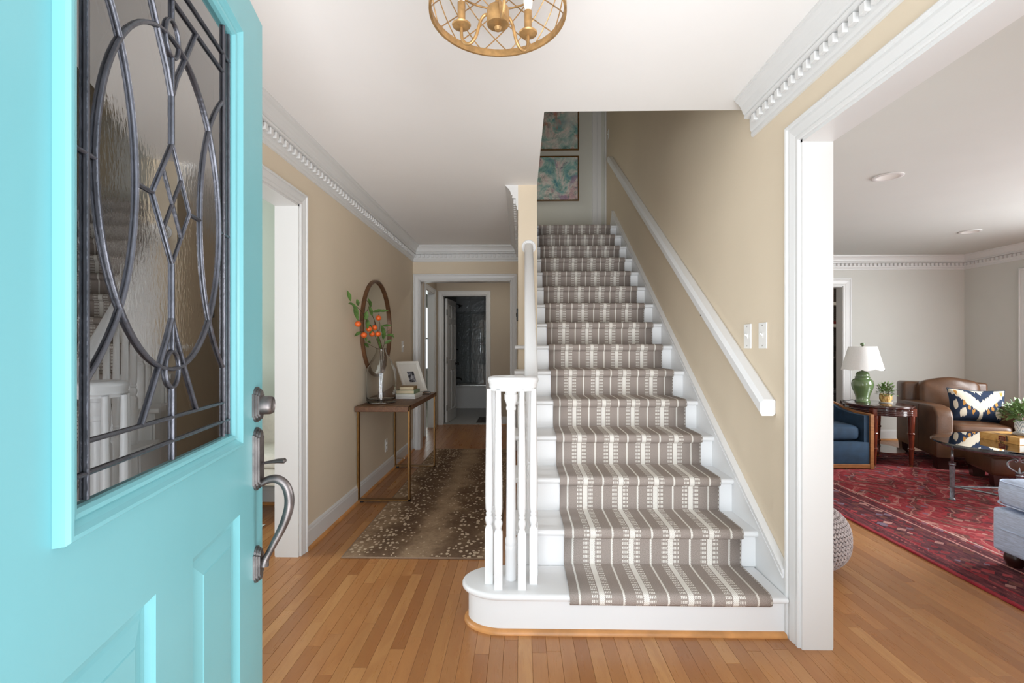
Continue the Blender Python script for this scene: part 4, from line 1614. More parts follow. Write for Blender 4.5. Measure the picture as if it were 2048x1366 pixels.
def bushy(bm, c, rx, rz, n, L, W, rnd, down=0.2):
    for k in range(n):
        a = rnd.uniform(0, 2 * PI)
        e = rnd.uniform(-down, 1.0)
        d = Vector((math.cos(a) * math.sqrt(max(0, 1 - e * e * .8)), math.sin(a) * math.sqrt(max(0, 1 - e * e * .8)), e))
        r = rnd.uniform(0.35, 1.0)
        p = Vector(c) + Vector((d.x * rx * r, d.y * rx * r, d.z * rz * r))
        dd = (d + Vector((rnd.uniform(-.5, .5), rnd.uniform(-.5, .5), rnd.uniform(-.2, .7)))).normalized()
        leaf_verts(bm, p, dd, (0, 0, 1), L * rnd.uniform(.7, 1.2), W * rnd.uniform(.8, 1.2), rnd.uniform(0, .4))
    return bm


# ------------------------------------------------------------------ hall: console, vase, books, frame, mirror, rug
cons = thing('console_table', 'narrow wood and brass console table against the left hall wall', 'table', (-1.085, 4.365, 0))
HX, HY, CT = 0.208, 0.635, 0.765
LEGY = 0.555
# plank top between brass bands
seg_y = [(-HY, -LEGY - 0.022), (-LEGY + 0.022, -0.012), (0.012, LEGY - 0.022), (LEGY + 0.022, HY)]
for (a, b) in seg_y:
    obj('top_board', box(BM(), -HX, HX, a, b, CT - 0.042, CT, 0.003, 1), M['tablewood'], cons)
obj('top_board', box(BM(), -HX, HX, -0.012, 0.012, CT - 0.042, CT - 0.001), M['tablewood'], cons)
for s_ in (-1, 1):
    y = s_ * LEGY
    bm = BM()
    wd = 0.0205
    box(bm, -HX, -HX + 0.012, y - wd, y + wd, 0.014, CT - 0.001)
    box(bm, HX - 0.012, HX + 0.001, y - wd, y + wd, 0.014, CT - 0.001)
    box(bm, -HX, HX + 0.001, y - wd, y + wd, 0.014, 0.026)
    box(bm, -HX, HX + 0.001, y - wd, y + wd, CT - 0.012, CT + 0.0005)
    obj('leg_frame', bm, M['brass'], cons)
    for x in (-HX + 0.03, HX - 0.03):
        obj('foot_pad', box(BM(), x - 0.015, x + 0.015, y - 0.015, y + 0.015, 0.0115 if x > 0 else 0.0, 0.0145), M['black'], cons)

# mirror
t = thing('wall_mirror', 'round mirror in a thin brown frame hung on the left hall wall', 'mirror', (LW + 0.001, 4.30, 1.392))
for nm, prof, mt in (('frame', [(0.408, 0.0), (0.43, 0.0), (0.43, 0.026), (0.424, 0.03), (0.414, 0.03), (0.408, 0.026), (0.408, 0.0)], 'walnutdk'), ('mirror_glass', [(0, 0.004), (0.409, 0.004), (0.409, 0.010), (0, 0.010)], 'mirror')):
    if mt == 'walnutdk' and mt not in M:
        M[mt] = plain('bronzed_brown_frame', srgb(104, 72, 48), 0.4, 0.3, var=0.2)
    bm = lathe(BM(), prof, (0, 0, 0), 72)
    for v in bm.verts:
        v.co = Vector((v.co.z, v.co.x, v.co.y))
    obj(nm, bm, M[mt], t, True, angle=30)

# vase with branches
VX, VY = -1.163, 4.0
tv = thing('glass_vase', 'large clear glass bottle vase on the console table', 'vase', (VX, VY, CT + 0.001))
bm = lathe(BM(), [(0, 0.006), (0.10, 0.006), (0.120, 0.02), (0.122, 0.05), (0.124, 0.24), (0.118, 0.275), (0.085, 0.345), (0.052, 0.40), (0.040, 0.43), (0.038, 0.445), (0.043, 0.452), (0.0405, 0.452), (0.0355, 0.445), (0.0375, 0.43), (0.0495, 0.40), (0.082, 0.343), (0.115, 0.273), (0.1205, 0.24), (0.118, 0.05), (0.11, 0.022), (0.09, 0.012), (0, 0.012)], (0, 0, 0), 40)
vg = NT('vase_glass_solid')
vg.b.inputs['Transmission Weight'].default_value = 1.0
vg.b.inputs['Roughness'].default_value = 0.0
vg.b.inputs['IOR'].default_value = 1.45
vg.b.inputs['Base Color'].default_value = (0.97, 0.98, 0.98, 1)
obj('vase_body', bm, vg.m, tv, True, angle=50)
bm = lathe(BM(), [(0, 0.0), (0.112, 0.0), (0.118, 0.004), (0.117, 0.008), (0, 0.0058)], (0, 0, 0), 40)
obj('vase_base', bm, vg.m, tv, True)


def branch(label, path, leaves, fruits, rad=0.0035):
    t = thing('fruit_branch', label, 'branch', (VX, VY, CT + 0.014), 0, 'fruit branches in the glass vase')
    off = Vector((VX, VY, CT + 0.014))
    for k, (pp, r) in enumerate(path):
        bm = BM()
        P = [Vector(p) - off for p in pp]
        # smooth the polyline
        Q = []
        for i in range(len(P) - 1):
            p0, p1, p2, p3 = P[max(i - 1, 0)], P[i], P[i + 1], P[min(i + 2, len(P) - 1)]
            for s in range(5):
                u = s / 5
                Q.append(0.5 * ((2 * p1) + (-p0 + p2) * u + (2 * p0 - 5 * p1 + 4 * p2 - p3) * u * u + (-p0 + 3 * p1 - 3 * p2 + p3) * u ** 3))
        Q.append(P[-1])
        tube(bm, Q, [r * (1 - .5 * i / len(Q)) for i in range(len(Q))], 7)
        obj('twig', bm, M['stem'], t, True)
    for (b, d, L, W) in leaves:
        d = Vector(d)
        if d.x < 0:            # turn the leaf out from the wall
            d = Vector((d.x * 0.25, d.y + d.x * 0.9, d.z))
        bm = BM()
        leaf_verts(bm, Vector(b) - off, d, (0.6, -0.6, 0.5), L, W, 0.15)
        obj('leaf', bm, M['leaf'], t, True, angle=80)
    for f in fruits:
        bm = BM()
        bmesh.ops.create_uvsphere(bm, u_segments=16, v_segments=10, radius=0.024)
        for v in bm.verts:
            v.co.z *= 0.94
            v.co += Vector(f) - off
        fo = obj('fruit', bm, M['orange'], t, True)
        bm = BM()
        tube(bm, [Vector(f) - off + Vector((0, 0, 0.020)), Vector(f) - off + Vector((0.003, 0, 0.036))], 0.0022, 5)
        obj('fruit_stalk', bm, M['stem'], fo)
    return t


# pixel-measured layout turned to metres in the plane of the vase (x across, z up; y gives depth)
def vp(px_, py_, y=4.06):
    c, s = math.cos(TH), math.sin(TH)
    u = (px_ - 1024) / FPX; v = (696 - py_) / FPX
    rx, ry = u * c - s, u * s + c
    k = y / ry
    if rx * k < -1.245:      # keep clear of the wall: lean towards the room
        k = -1.245 / rx
    return (rx * k, ry * k, 1.22 + v * k)


bot = (VX + 0.02, VY, CT + 0.02)
neck = (VX - 0.012, VY, CT + 0.44)
branch('taller fruit branch leaning left in the vase, two orange fruits low on it',
       [([bot, (VX - 0.005, VY + .01, CT + 0.2), neck, vp(745, 660, 4.02), vp(733, 640, 3.98), vp(722, 622, 3.92), vp(706, 607, 3.85)], 0.0042),
        ([vp(727, 642, 3.95), vp(722, 640, 3.93), vp(718, 641, 3.92)], 0.0022),
        ([vp(728, 633, 3.95), vp(738, 612, 3.98), vp(733, 601, 3.97), vp(722, 604, 3.95)], 0.0022),
        ([neck, vp(740, 690, 4.0), vp(730, 684, 3.98)], 0.0022),
        ([vp(735, 668, 4.0), vp(728, 664, 3.95), vp(720, 662, 3.92)], 0.0022)],
       [(vp(701, 603, 3.85), (-.35, 0, .9), 0.085, 0.036), (vp(703, 605, 3.85), (.55, 0, -.75), 0.10, 0.036), (vp(706, 609, 3.86), (-.7, 0, .1), 0.05, 0.024),
        (vp(716, 612, 3.9), (-.1, -.1, .9), 0.055, 0.034), (vp(707, 616, 3.88), (.4, 0, -.9), 0.10, 0.038), (vp(718, 634, 3.92), (-.9, 0, .25), 0.055, 0.026),
        (vp(722, 663, 3.92), (-.9, 0, -.35), 0.085, 0.028), (vp(738, 612, 3.98), (.35, 0, -.9), 0.09, 0.04), (vp(734, 636, 3.96), (.1, 0, -.9), 0.09, 0.04), (vp(730, 640, 3.97), (.3, -.2, .9), 0.075, 0.045),
        (vp(738, 694, 4.0), (-.8, 0, .3), 0.065, 0.04), (vp(733, 684, 3.99), (-.2, 0, .9), 0.05, 0.02), (vp(742, 686, 4.0), (-.75, 0, .2), 0.045, 0.03)],
       [vp(716, 648, 3.92), vp(728, 670, 3.95)])
branch('shorter fruit branch standing upright in the vase with five orange fruits',
       [([(VX - 0.03, VY, CT + 0.02), (VX + 0.005, VY - .01, CT + 0.25), (VX + 0.008, VY, CT + 0.445), vp(757, 672, 4.1), vp(752, 650, 4.08), vp(744, 628, 4.06), vp(741, 612, 4.05)], 0.0042),
        ([vp(757, 672, 4.1), vp(760, 650, 4.12), vp(757, 638, 4.12), vp(757, 632, 4.12)], 0.0025),
        ([(VX + 0.008, VY, CT + 0.445), vp(768, 690, 4.14), vp(772, 665, 4.18), vp(782, 660, 4.2)], 0.0025),
        ([vp(752, 655, 4.08), vp(748, 640, 4.06), vp(752, 660, 4.08)], 0.002)],
       [(vp(744, 624, 4.06), (.95, 0, .2), 0.11, 0.035), (vp(742, 615, 4.05), (-.35, 0, .85), 0.08, 0.036), (vp(757, 623, 4.12), (.9, 0, .15), 0.085, 0.032), (vp(763, 652, 4.13), (.9, 0, .1), 0.085, 0.03),
        (vp(762, 650, 4.12), (.35, 0, -.9), 0.11, 0.045), (vp(766, 680, 4.14), (.15, 0, .9), 0.09, 0.04), (vp(772, 671, 4.18), (.9, 0, .15), 0.07, 0.028), (vp(780, 669, 4.2), (.8, 0, -.5), 0.05, 0.02),
        (vp(768, 688, 4.14), (.75, 0, .45), 0.08, 0.03), (vp(758, 690, 4.1), (-.1, 0, .9), 0.075, 0.03), (vp(762, 700, 4.1), (-.35, 0, .85), 0.09, 0.032), (vp(741, 668, 4.06), (.1, 0, .9), 0.08, 0.03)],
       [vp(757, 636, 4.1), vp(749, 655, 4.05), vp(738, 658, 4.06), vp(744, 668, 4.05), vp(756, 668, 4.08)])


def book(name_label, loc, sx, sy, sz, cover, pages, rz=0.0, group=None, spine=-1):
    t = thing('book', name_label, 'book', loc, rz, group)
    hx, hy = sx / 2, sy / 2
    c = 0.003
    bm = BM()
    box(bm, -hx, hx, -hy, hy, 0, c)
    box(bm, -hx, hx, -hy, hy, sz - c, sz)
    if spine == -1:
        box(bm, hx - c, hx, -hy, hy, c, sz - c)
    else:
        box(bm, -hx, -hx + c, -hy, hy, c, sz - c)
    obj('cover', bm, M[cover], t)
    obj('pages', box(BM(), -hx + 0.004, hx - 0.004, -hy + 0.004, hy - 0.004, c, sz - c), M[pages], t)
    t['group'] = 'books stacked on the console'
    return t


bz = CT + 0.001
book('bottom white book of the stack on the console', (-1.035, 4.42, bz), 0.195, 0.245, 0.022, 'white', 'paperw', -0.05)
book('second white book from the bottom of the console stack', (-1.03, 4.425, bz + 0.0225), 0.185, 0.235, 0.019, 'paperw', 'paperw', -0.09)
book('third book of the console stack with sage green spine', (-1.035, 4.42, bz + 0.042), 0.165, 0.20, 0.033, 'sage', 'paper', -0.05)
book('top brown book of the stack on the console', (-1.035, 4.425, bz + 0.0755), 0.130, 0.165, 0.029, 'tan', 'paper', 0.03)

# leaning picture frame on the console
pf = thing('picture_frame', 'white picture frame with a small dark photo propped on the console', 'picture frame', (-1.062, 4.885, CT + 0.004))
pf.rotation_euler = (math.radians(-28), 0, math.radians(48))
fw, fh, fb = 0.135, 0.35, 0.030
bm = BM()
rows = rect_ring(bm, -fw + fb, fw - fb, fb, fh - fb, [(0, 0.004), (0, -0.006), (0.004, -0.010), (fb - 0.004, -0.014), (fb, -0.010), (fb, 0.006), (0, 0.006)])
obj('frame', bm, M['ivory'], pf)
obj('mat_board', box(BM(), -fw + fb - .002, fw - fb + .002, -0.002, 0.004, fb - .002, fh - fb + .002), M['paperw'], pf)
obj('photo', box(BM(), -0.040, 0.040, -0.0032, -0.0015, 0.115, 0.235), M['photo'], pf)
bm = BM()
prism(bm, [(0.006, 0.24), (0.010, 0.24), (0.15, 0.09), (0.146, 0.088)], 'x', -0.025, 0.025)
obj('easel_back', bm, M['black'], pf)
tr = thing('metal_stand', 'small dark metal tray stand at the far end of the console', 'stand', (-0.925, 4.72, CT + 0.001))
bm = BM(); tube(bm, [(-0.03, -0.04, 0.003), (0.03, -0.04, 0.003), (0.03, 0.04, 0.003), (-0.03, 0.04, 0.003)], 0.003, 6, True)
obj('base_wire', bm, M['dkmetal'], tr)
bm = BM(); tube(bm, [(-0.03, 0.04, 0.003), (-0.03, 0.04, 0.022), (0.03, 0.04, 0.022), (0.03, 0.04, 0.003)], 0.003, 6)
obj('lip_wire', bm, M['dkmetal'], tr)

# door stop on the baseboard
t = thing('door_stop', 'small spring door stop on the hall baseboard behind the console', 'door stop', (LW + 0.014, 5.0, 0.075))
bm = BM(); tube(bm, [(0, 0, 0), (0.07, 0, 0)], 0.004, 8)
obj('spring', bm, M['brass'], t)
bm = BM(); tube(bm, [(0.068, 0, 0), (0.080, 0, 0)], 0.007, 8)
obj('tip', bm, M['white'], t)

# runner rug
bm = BM()
box(bm, -0.45, 0.45, -1.5, 1.5, 0, 0.009, 0.003, 2)
t = thing('runner_rug', 'brown antelope spotted runner rug along the hall floor', 'rug', (-0.585, 4.285, 0.001))
obj('pile', bm, M['deer'], t)
bm = BM()
tube(bm, [(-0.452, -1.502, 0.0055), (0.452, -1.502, 0.0055), (0.452, 1.502, 0.0055), (-0.452, 1.502, 0.0055)], 0.0055, 8, True)
obj('binding', bm, M['deeredge'], t)

# ------------------------------------------------------------------ bathroom at the end of the hall
bd = thing('bathroom_door', 'white six panel bathroom door standing open into the dark bathroom', 'door', (-1.226, 7.80, 0), math.radians(85))
W_, H_, T_ = 0.665, 2.02, 0.035
cols = [(0.095, 0.30), (0.365, 0.57)]
rowsz = [(0.20, 0.86), (1.02, 1.62), (1.71, 1.93)]
bm = BM()
box(bm, 0, cols[0][0], -T_, 0, 0.012, H_); box(bm, cols[0][1], cols[1][0], -T_, 0, 0.012, H_); box(bm, cols[1][1], W_, -T_, 0, 0.012, H_)
zz = [0.012] + [v for p in rowsz for v in p] + [H_]
for a, b in cols:
    for k in range(0, len(zz), 2):
        box(bm, a, b, -T_, 0, zz[k], zz[k + 1])
obj('door_frame', bm, M['trim'], bd)
for a, b in cols:
    for z0, z1 in rowsz:
        bm = BM()
        for yy, q in ((-T_, 1), (0, -1)):
            r_ = rect_ring(bm, a, b, z0, z1, [(0, yy), (-0.010, yy + q * 0.010), (-0.022, yy + q * 0.010), (-0.040, yy + q * 0.003)])
            bm.faces.new(r_[-1])
        obj('door_panel', bm, M['trim'], bd)
for z in (0.25, 1.02, 1.80):
    obj('hinge', box(BM(), -0.012, 0.016, -T_ - 0.002, -T_ + 0.012, z - 0.05, z + 0.05, 0.002, 1), M['chrome'], bd)
kn = obj('knob', lathe(BM(), [(0.024, 0), (0.024, 0.006), (0.010, 0.010), (0.010, 0.030), (0.024, 0.040), (0.026, 0.052), (0.018, 0.062), (0, 0.064)], (0, 0, 0), 18), M['dkmetal'], bd, True)
kn.location = (W_ - 0.06, -T_, 0.95)
kn.rotation_euler = (PI / 2, 0, 0)
tub = thing('bathtub', 'white bathtub behind a clear glass screen in the dark bathroom', 'bathtub', (-0.63, 0, 0))
bm = BM()
x0, x1, y0, y1, zt = -0.77, 0.77, 9.75, 10.48, 0.455
box(bm, x0, x1, y0 + 0.02, y0 + 0.05, 0.0, zt - 0.03)
box(bm, x0, x1, y0, y0 + 0.10, zt - 0.04, zt, 0.012, 3)
box(bm, x0, x1, y1 - 0.07, y1, 0.0, zt)
box(bm, x0, x0 + 0.07, y0 + 0.1, y1 - 0.07, 0.0, zt)
box(bm, x1 - 0.07, x1, y0 + 0.1, y1 - 0.07, 0.0, zt)
box(bm, x0 + 0.07, x1 - 0.07, y0 + 0.05, y1 - 0.07, 0.08, 0.12)
obj('tub_body', bm, M['porcelain'], tub)
obj('apron_lip', box(BM(), x0, x1, y0 + 0.012, y0 + 0.022, 0.0, 0.03), M['porcelain'], tub)
gs = thing('shower_screen', 'clear glass shower screen standing on the bathtub rim', 'shower screen', (-0.63, 9.80, 0.456))
obj('glass_panel', box(BM(), -0.765, 0.765, -0.004, 0.004, 0.01, 1.50), M['glass'], gs)
obj('bottom_track', box(BM(), -0.765, 0.765, -0.012, 0.012, 0, 0.012), M['chrome'], gs)
bw = struct('wall_bath_back', box(BM(), -1.45, 0.25, 10.5, 10.62, 0, CE), M['grout'], 'grey tiled wall above the bathtub', 'wall')
tl = box(BM(), -0.149, 0.149, -0.008, 0.004, -0.149, 0.149, 0.002, 1)
tile0 = None
for i in range(5):
    for j in range(7):
        loc = (-1.25 + i * 0.302, 10.499, 0.61 + j * 0.302)
        if tile0 is None:
            tile0 = obj('tile', tl, M['tile'], bw, loc=loc)
        else:
            o = bpy.data.objects.new('tile', tile0.data)
            COL.objects.link(o); o.parent = bw; o.location = loc
sf = thing('shower_fittings', 'dark bronze shower head, valve and tub spout on the tiled wall', 'shower', (-1.404, 10.1, 0))
bm = BM(); tube(bm, [(0, 0, 2.12), (0.06, 0, 2.14), (0.11, 0, 2.12)], 0.010, 8)
arm = obj('shower_arm', bm, M['dkmetal'], sf, True)
hd = obj('shower_head', lathe(BM(), [(0, 0.05), (0.015, 0.045), (0.02, 0.02), (0.05, 0.0), (0.048, -0.008), (0, -0.010)], (0, 0, 0), 18), M['dkmetal'], sf, True)
hd.location = (0.135, 0, 2.085); hd.rotation_euler = (0, math.radians(-35), 0)
bm = lathe(BM(), [(0.0, 0), (0.06, 0), (0.06, 0.006), (0.02, 0.012), (0.018, 0.05), (0.012, 0.09), (0, 0.095)], (0, 0, 0), 18)
for v in bm.verts:
    v.co = Vector((v.co.z, v.co.x, v.co.y))
obj('valve', bm, M['dkmetal'], sf, True, (0, 0, 1.19))
bm = BM(); tube(bm, [(0, 0, 0.585), (0.10, 0, 0.59), (0.15, 0, 0.575), (0.165, 0, 0.545)], [0.018, 0.018, 0.017, 0.014], 10)
obj('spout', bm, M['dkmetal'], sf, True)
bm = box(BM(), 0, 0.035, -0.05, 0.05, 1.62, 1.72, 0.006, 2)
obj('soap_niche', bm, M['dkmetal'], sf)
t = thing('bath_mat', 'small dark patterned mat on the bathroom floor', 'rug', (-0.48, 8.15, 0.0045))
obj('mat', box(BM(), -0.25, 0.25, -0.30, 0.30, 0, 0.008, 0.003, 1), M['plaid'], t)

# bedroom window seen as a bright sliver, with its frame
bm = BM()
for z0, z1 in ((0.75, 0.80), (1.40, 1.43), (2.05, 2.10)):
    box(bm, -3.0, -1.6, 9.93, 9.97, z0, z1)
for xx in (-3.0, -2.32, -1.64):
    box(bm, xx, xx + 0.04, 9.93, 9.97, 0.80, 2.05)
wf = struct('window_1', bm, M['trim'], 'white sash of the bright bedroom window past the rear hall doorway', 'window')
for xa in (-2.96, -2.28):
    for z0, z1 in ((0.80, 1.40), (1.43, 2.05)):
        obj('pane', box(BM(), xa, xa + 0.64, 9.948, 9.952, z0, z1), M['glass'], wf)

# ------------------------------------------------------------------ chandelier
CX, CY, RZ = -0.066, 1.385, 2.172
ch = thing('chandelier', 'gold basket chandelier with crossed wires and three candle arms', 'chandelier', (CX, CY, 0))
RR = 0.196


def hoop(r, z, w_, h, nm, mt='gold'):
    bm = lathe(BM(), [(r - w_, z), (r, z), (r, z + h), (r - w_, z + h), (r - w_, z)], (0, 0, 0), 72)
    return obj(nm, bm, M[mt], ch, True, angle=30)


hoop(RR, RZ, 0.007, 0.021, 'lower_ring')
hoop(RR, 2.36, 0.007, 0.018, 'upper_ring')
NW = 14
for k in range(NW):
    for s_ in (1, -1):
        a0 = 2 * PI * (k + .2) / NW
        bm = BM()
        tube(bm, [((RR - 0.004) * math.cos(a0 + s_ * 0.95 * u / 10), (RR - 0.004) * math.sin(a0 + s_ * 0.95 * u / 10), RZ + 0.012 + (2.365 - RZ - 0.012) * u / 10) for u in range(11)], 0.0019, 5)
        obj('lattice_wire', bm, M['gold'], ch)
bm = BM(); tube(bm, [(0.155 * math.cos(2 * PI * k / 48), 0.155 * math.sin(2 * PI * k / 48), 2.30) for k in range(48)], 0.003, 6, True)
obj('inner_hoop', bm, M['gold'], ch)
obj('hub', lathe(BM(), [(0, 2.128), (0.008, 2.130), (0.011, 2.138), (0.008, 2.145), (0.031, 2.146), (0.032, 2.150), (0.032, 2.190), (0.028, 2.194), (0, 2.194)], (0, 0, 0), 28), M['gold'], ch, True, angle=40)
obj('stem', lathe(BM(), [(0, 2.19), (0.008, 2.19), (0.007, 2.40), (0.06, 2.415), (0.065, 2.438), (0, 2.438)], (0, 0, 0), 24), M['gold'], ch, True, angle=40)
for ad in (163, 40, 281):
    a = math.radians(ad)
    R_ = lambda r, z: (r * math.cos(a), r * math.sin(a), z)
    bm = BM()
    cp = [R_(0.028, 2.180), R_(0.040, 2.183), R_(0.052, 2.172), R_(0.060, 2.150), R_(0.068, 2.128), R_(0.080, 2.113), R_(0.094, 2.110), R_(0.106, 2.118), R_(0.113, 2.135), R_(0.114, 2.165)]
    tube(bm, *crv(cp, 0.0048), 10)
    am = obj('arm', bm, M['gold'], ch, True)
    c = R_(0.114, 2.160)
    obj('candle_cup', lathe(BM(), [(0, 0.0), (0.010, 0.0), (0.026, 0.006), (0.028, 0.010), (0.024, 0.011), (0, 0.010)], c, 22), M['gold'], am, True)
    obj('candle_sleeve', lathe(BM(), [(0.0115, 0.010), (0.0115, 0.075), (0.0, 0.076)], c, 16), M['gold'], am, True)
    obj('bulb', lathe(BM(), [(0.006, 0.076), (0.012, 0.09), (0.014, 0.105), (0.010, 0.130), (0.003, 0.150), (0, 0.152)], c, 14), M['bulb'], am, True)

# ------------------------------------------------------------------ recessed lights
for x, y, lab in ((2.61, 3.49, 'round recessed ceiling light nearer the foyer in the living room'), (4.70, 5.15, 'round recessed ceiling light farther back in the living room')):
    t = thing('recessed_light', lab, 'ceiling light', (x, y, CE), 0, 'recessed lights in the living room ceiling')
    obj('trim_ring', lathe(BM(), [(0.068, -0.001), (0.094, -0.001), (0.094, -0.005), (0.080, -0.010), (0.066, -0.006), (0.064, -0.002)], (0, 0, 0), 40), M['trim'], t, True)
    obj('baffle', lathe(BM(), [(0.066, -0.006), (0.058, -0.0025), (0.0, -0.0015)], (0, 0, 0), 40), M['white'], t, True)


# ------------------------------------------------------------------ living room
pr_ = obj('persian_rug', box(BM(), 0, 2.95, 0, 4.05, 0, 0.011, 0.003, 2), M['persian'], None, loc=(2.325, 1.72, 0.001))
tag(pr_, 'worn red patterned rug with dark borders on the living room floor', 'rug')

# knitted pouf
pf = thing('knitted_pouf', 'lilac grey knitted pouf behind the white opening jamb', 'pouf', (1.563, 2.76, 0.0))
PR, PH = 0.25, 0.36


def pouf_r(z):
    q = (z - PH / 2) / (PH / 2)
    return PR * (max(0, 1 - abs(q) ** 2.5)) ** (1 / 2.5)


bm = BM()
lathe(bm, [(0, 0.0)] + [(max(0.02, pouf_r(z) - 0.008), z) for z in [PH * (0.5 - 0.5 * math.cos(PI * k / 18)) for k in range(1, 18)]] + [(0, PH)], (0, 0, 0), 48)
obj('body', bm, M['knit'], pf, True)
bm = BM()
oct_ = [(-1, 0, 0), (1, 0, 0), (0, -1, 0), (0, 1, 0), (0, 0, -1), (0, 0, 1)]


def blob(bm, c, ax, ay, az):
    # six-sided elongated stitch along ax
    rings = []
    for t_, r in ((-1, 0.0), (-.6, .8), (0, 1.0), (.6, .8), (1, 0.0)):
        p = c + ax * t_
        if r == 0:
            rings.append([bm.verts.new(p)])
        else:
            rings.append([bm.verts.new(p + (ay * math.cos(k * PI / 3) + az * math.sin(k * PI / 3)) * r) for k in range(6)])
    for i in range(4):
        A, B = rings[i], rings[i + 1]
        for k in range(6):
            j = (k + 1) % 6
            if len(A) == 1:
                bm.faces.new((A[0], B[k], B[j]))
            elif len(B) == 1:
                bm.faces.new((A[k], A[j], B[0]))
            else:
                bm.faces.new((A[k], A[j], B[j], B[k]))


NR, NC = 25, 62
for j in range(NR):
    ph = PI * (j + 0.5) / NR
    z = PH * (0.5 - 0.5 * math.cos(ph))
    r = pouf_r(z)
    dz = PH * 0.5 * (math.cos(ph - PI / NR / 2) - math.cos(ph + PI / NR / 2))
    dr_ = pouf_r(min(PH - .001, z + dz / 2)) - pouf_r(max(.001, z - dz / 2))
    up = Vector((0, dr_, dz)); sl_ = up.length; up.normalize()
    for i in range(NC):
        for s_ in (-1, 1):
            a = 2 * PI * (i + 0.25 * s_) / NC
            rad = Vector((math.cos(a), math.sin(a), 0)); tan = Vector((-math.sin(a), math.cos(a), 0))
            u3 = (rad * up.y + Vector((0, 0, up.z))).normalized()
            wid = 2 * PI * max(r, .02) / NC
            ax = (u3 * 0.85 + tan * s_ * -0.45).normalized() * sl_ * 0.80
            nrm = tan.cross(u3).normalized()
            blob(bm, rad * r + Vector((0, 0, z)), ax, tan * wid * 0.25, nrm * 0.0065)
o = obj('knit_stitches', bm, M['knit'], pf, True, angle=180, recalc=False)
o['kind'] = 'stuff'

RUGZ = 0.012
# navy barrel chair
nc = thing('navy_armchair', 'navy blue barrel armchair with exposed wood trim, cut off by the white jamb', 'armchair', (3.13, 4.885, RUGZ))
HWc, DPc = 0.375, 0.70


def upath(hw, d, yf, n=16):
    pts = [(hw, yf)]
    r = hw
    yb = d - r * 0.75
    pts.append((hw, yb * 0.5))
    for k in range(n + 1):
        a = PI * k / n
        pts.append((hw * math.cos(a), yb + r * 0.75 * math.sin(a)))
    pts += [(-hw, yb * 0.5), (-hw, yf)]
    return pts


Uo, Ui = upath(HWc, DPc, 0.0), upath(HWc - 0.085, DPc - 0.09, 0.0)
zt = lambda p: 0.545 + 0.15 * max(0, min(1, (p[1] / DPc - 0.45) / 0.55)) ** 1.4
bm = BM()
rows = []
for (xo, yo), (xi, yi) in zip(Uo, Ui):
    h_ = zt((xo, yo))
    rows.append([bm.verts.new(p) for p in ((xo, yo + .002, 0.06), (xo, yo + .002, h_ - 0.012), (xi, yi + .002, h_ - 0.012), (xi, yi + .002, 0.06))])
for i in range(len(rows) - 1):
    for k in range(4):
        j = (k + 1) % 4
        bm.faces.new((rows[i][k], rows[i][j], rows[i + 1][j], rows[i + 1][k]))
bm.faces.new(rows[0][::-1]); bm.faces.new(rows[-1])
obj('shell', bm, M['navy'], nc, True, angle=50)
bm = BM()
rows = []
for (xo, yo) in Uo:
    h_ = zt((xo, yo))
    q = Vector((xo, yo - DPc * .3)); q.normalize()
    rows.append([bm.verts.new((xo + q.x * a, yo + q.y * a, h_ + b)) for a, b in ((-0.035, -0.014), (0.004, -0.014), (0.004, 0.004), (-0.035, 0.004))])
for i in range(len(rows) - 1):
    for k in range(4):
        j = (k + 1) % 4
        bm.faces.new((rows[i][k], rows[i][j], rows[i + 1][j], rows[i + 1][k]))
bm.faces.new(rows[0][::-1]); bm.faces.new(rows[-1])
obj('top_rail', bm, M['walnut'], nc, True, angle=40)
for s_ in (-1, 1):
    xa, xb = sorted((s_ * (HWc + 0.004), s_ * (HWc - 0.034)))
    obj('front_post', box(BM(), xa, xb, -0.018, 0.006, 0.0, 0.548, 0.003, 1), M['walnut'], nc)
obj('front_rail', box(BM(), -HWc + 0.034, HWc - 0.034, -0.016, 0.006, 0.010, 0.052, 0.003, 1), M['walnut'], nc)
bm = BM(); superell(bm, HWc - 0.088, 0.27, 0.085, (0, 0.275, 0.355), 0.45, 0.3, 36, 14)
obj('seat_cushion', bm, M['navy'], nc, True, angle=180)
obj('seat_base', box(BM(), -HWc + 0.034, HWc - 0.034, -0.010, 0.55, 0.052, 0.27, 0.01, 2), M['navy'], nc, True)

# oval side table
st = thing('side_table', 'oval dark cherry side table with turned legs and a low shelf', 'side table', (3.80, 5.25, RUGZ))


def oval(a, b, n=48):
    return [(a * math.cos(2 * PI * k / n), b * math.sin(2 * PI * k / n)) for k in range(n)]


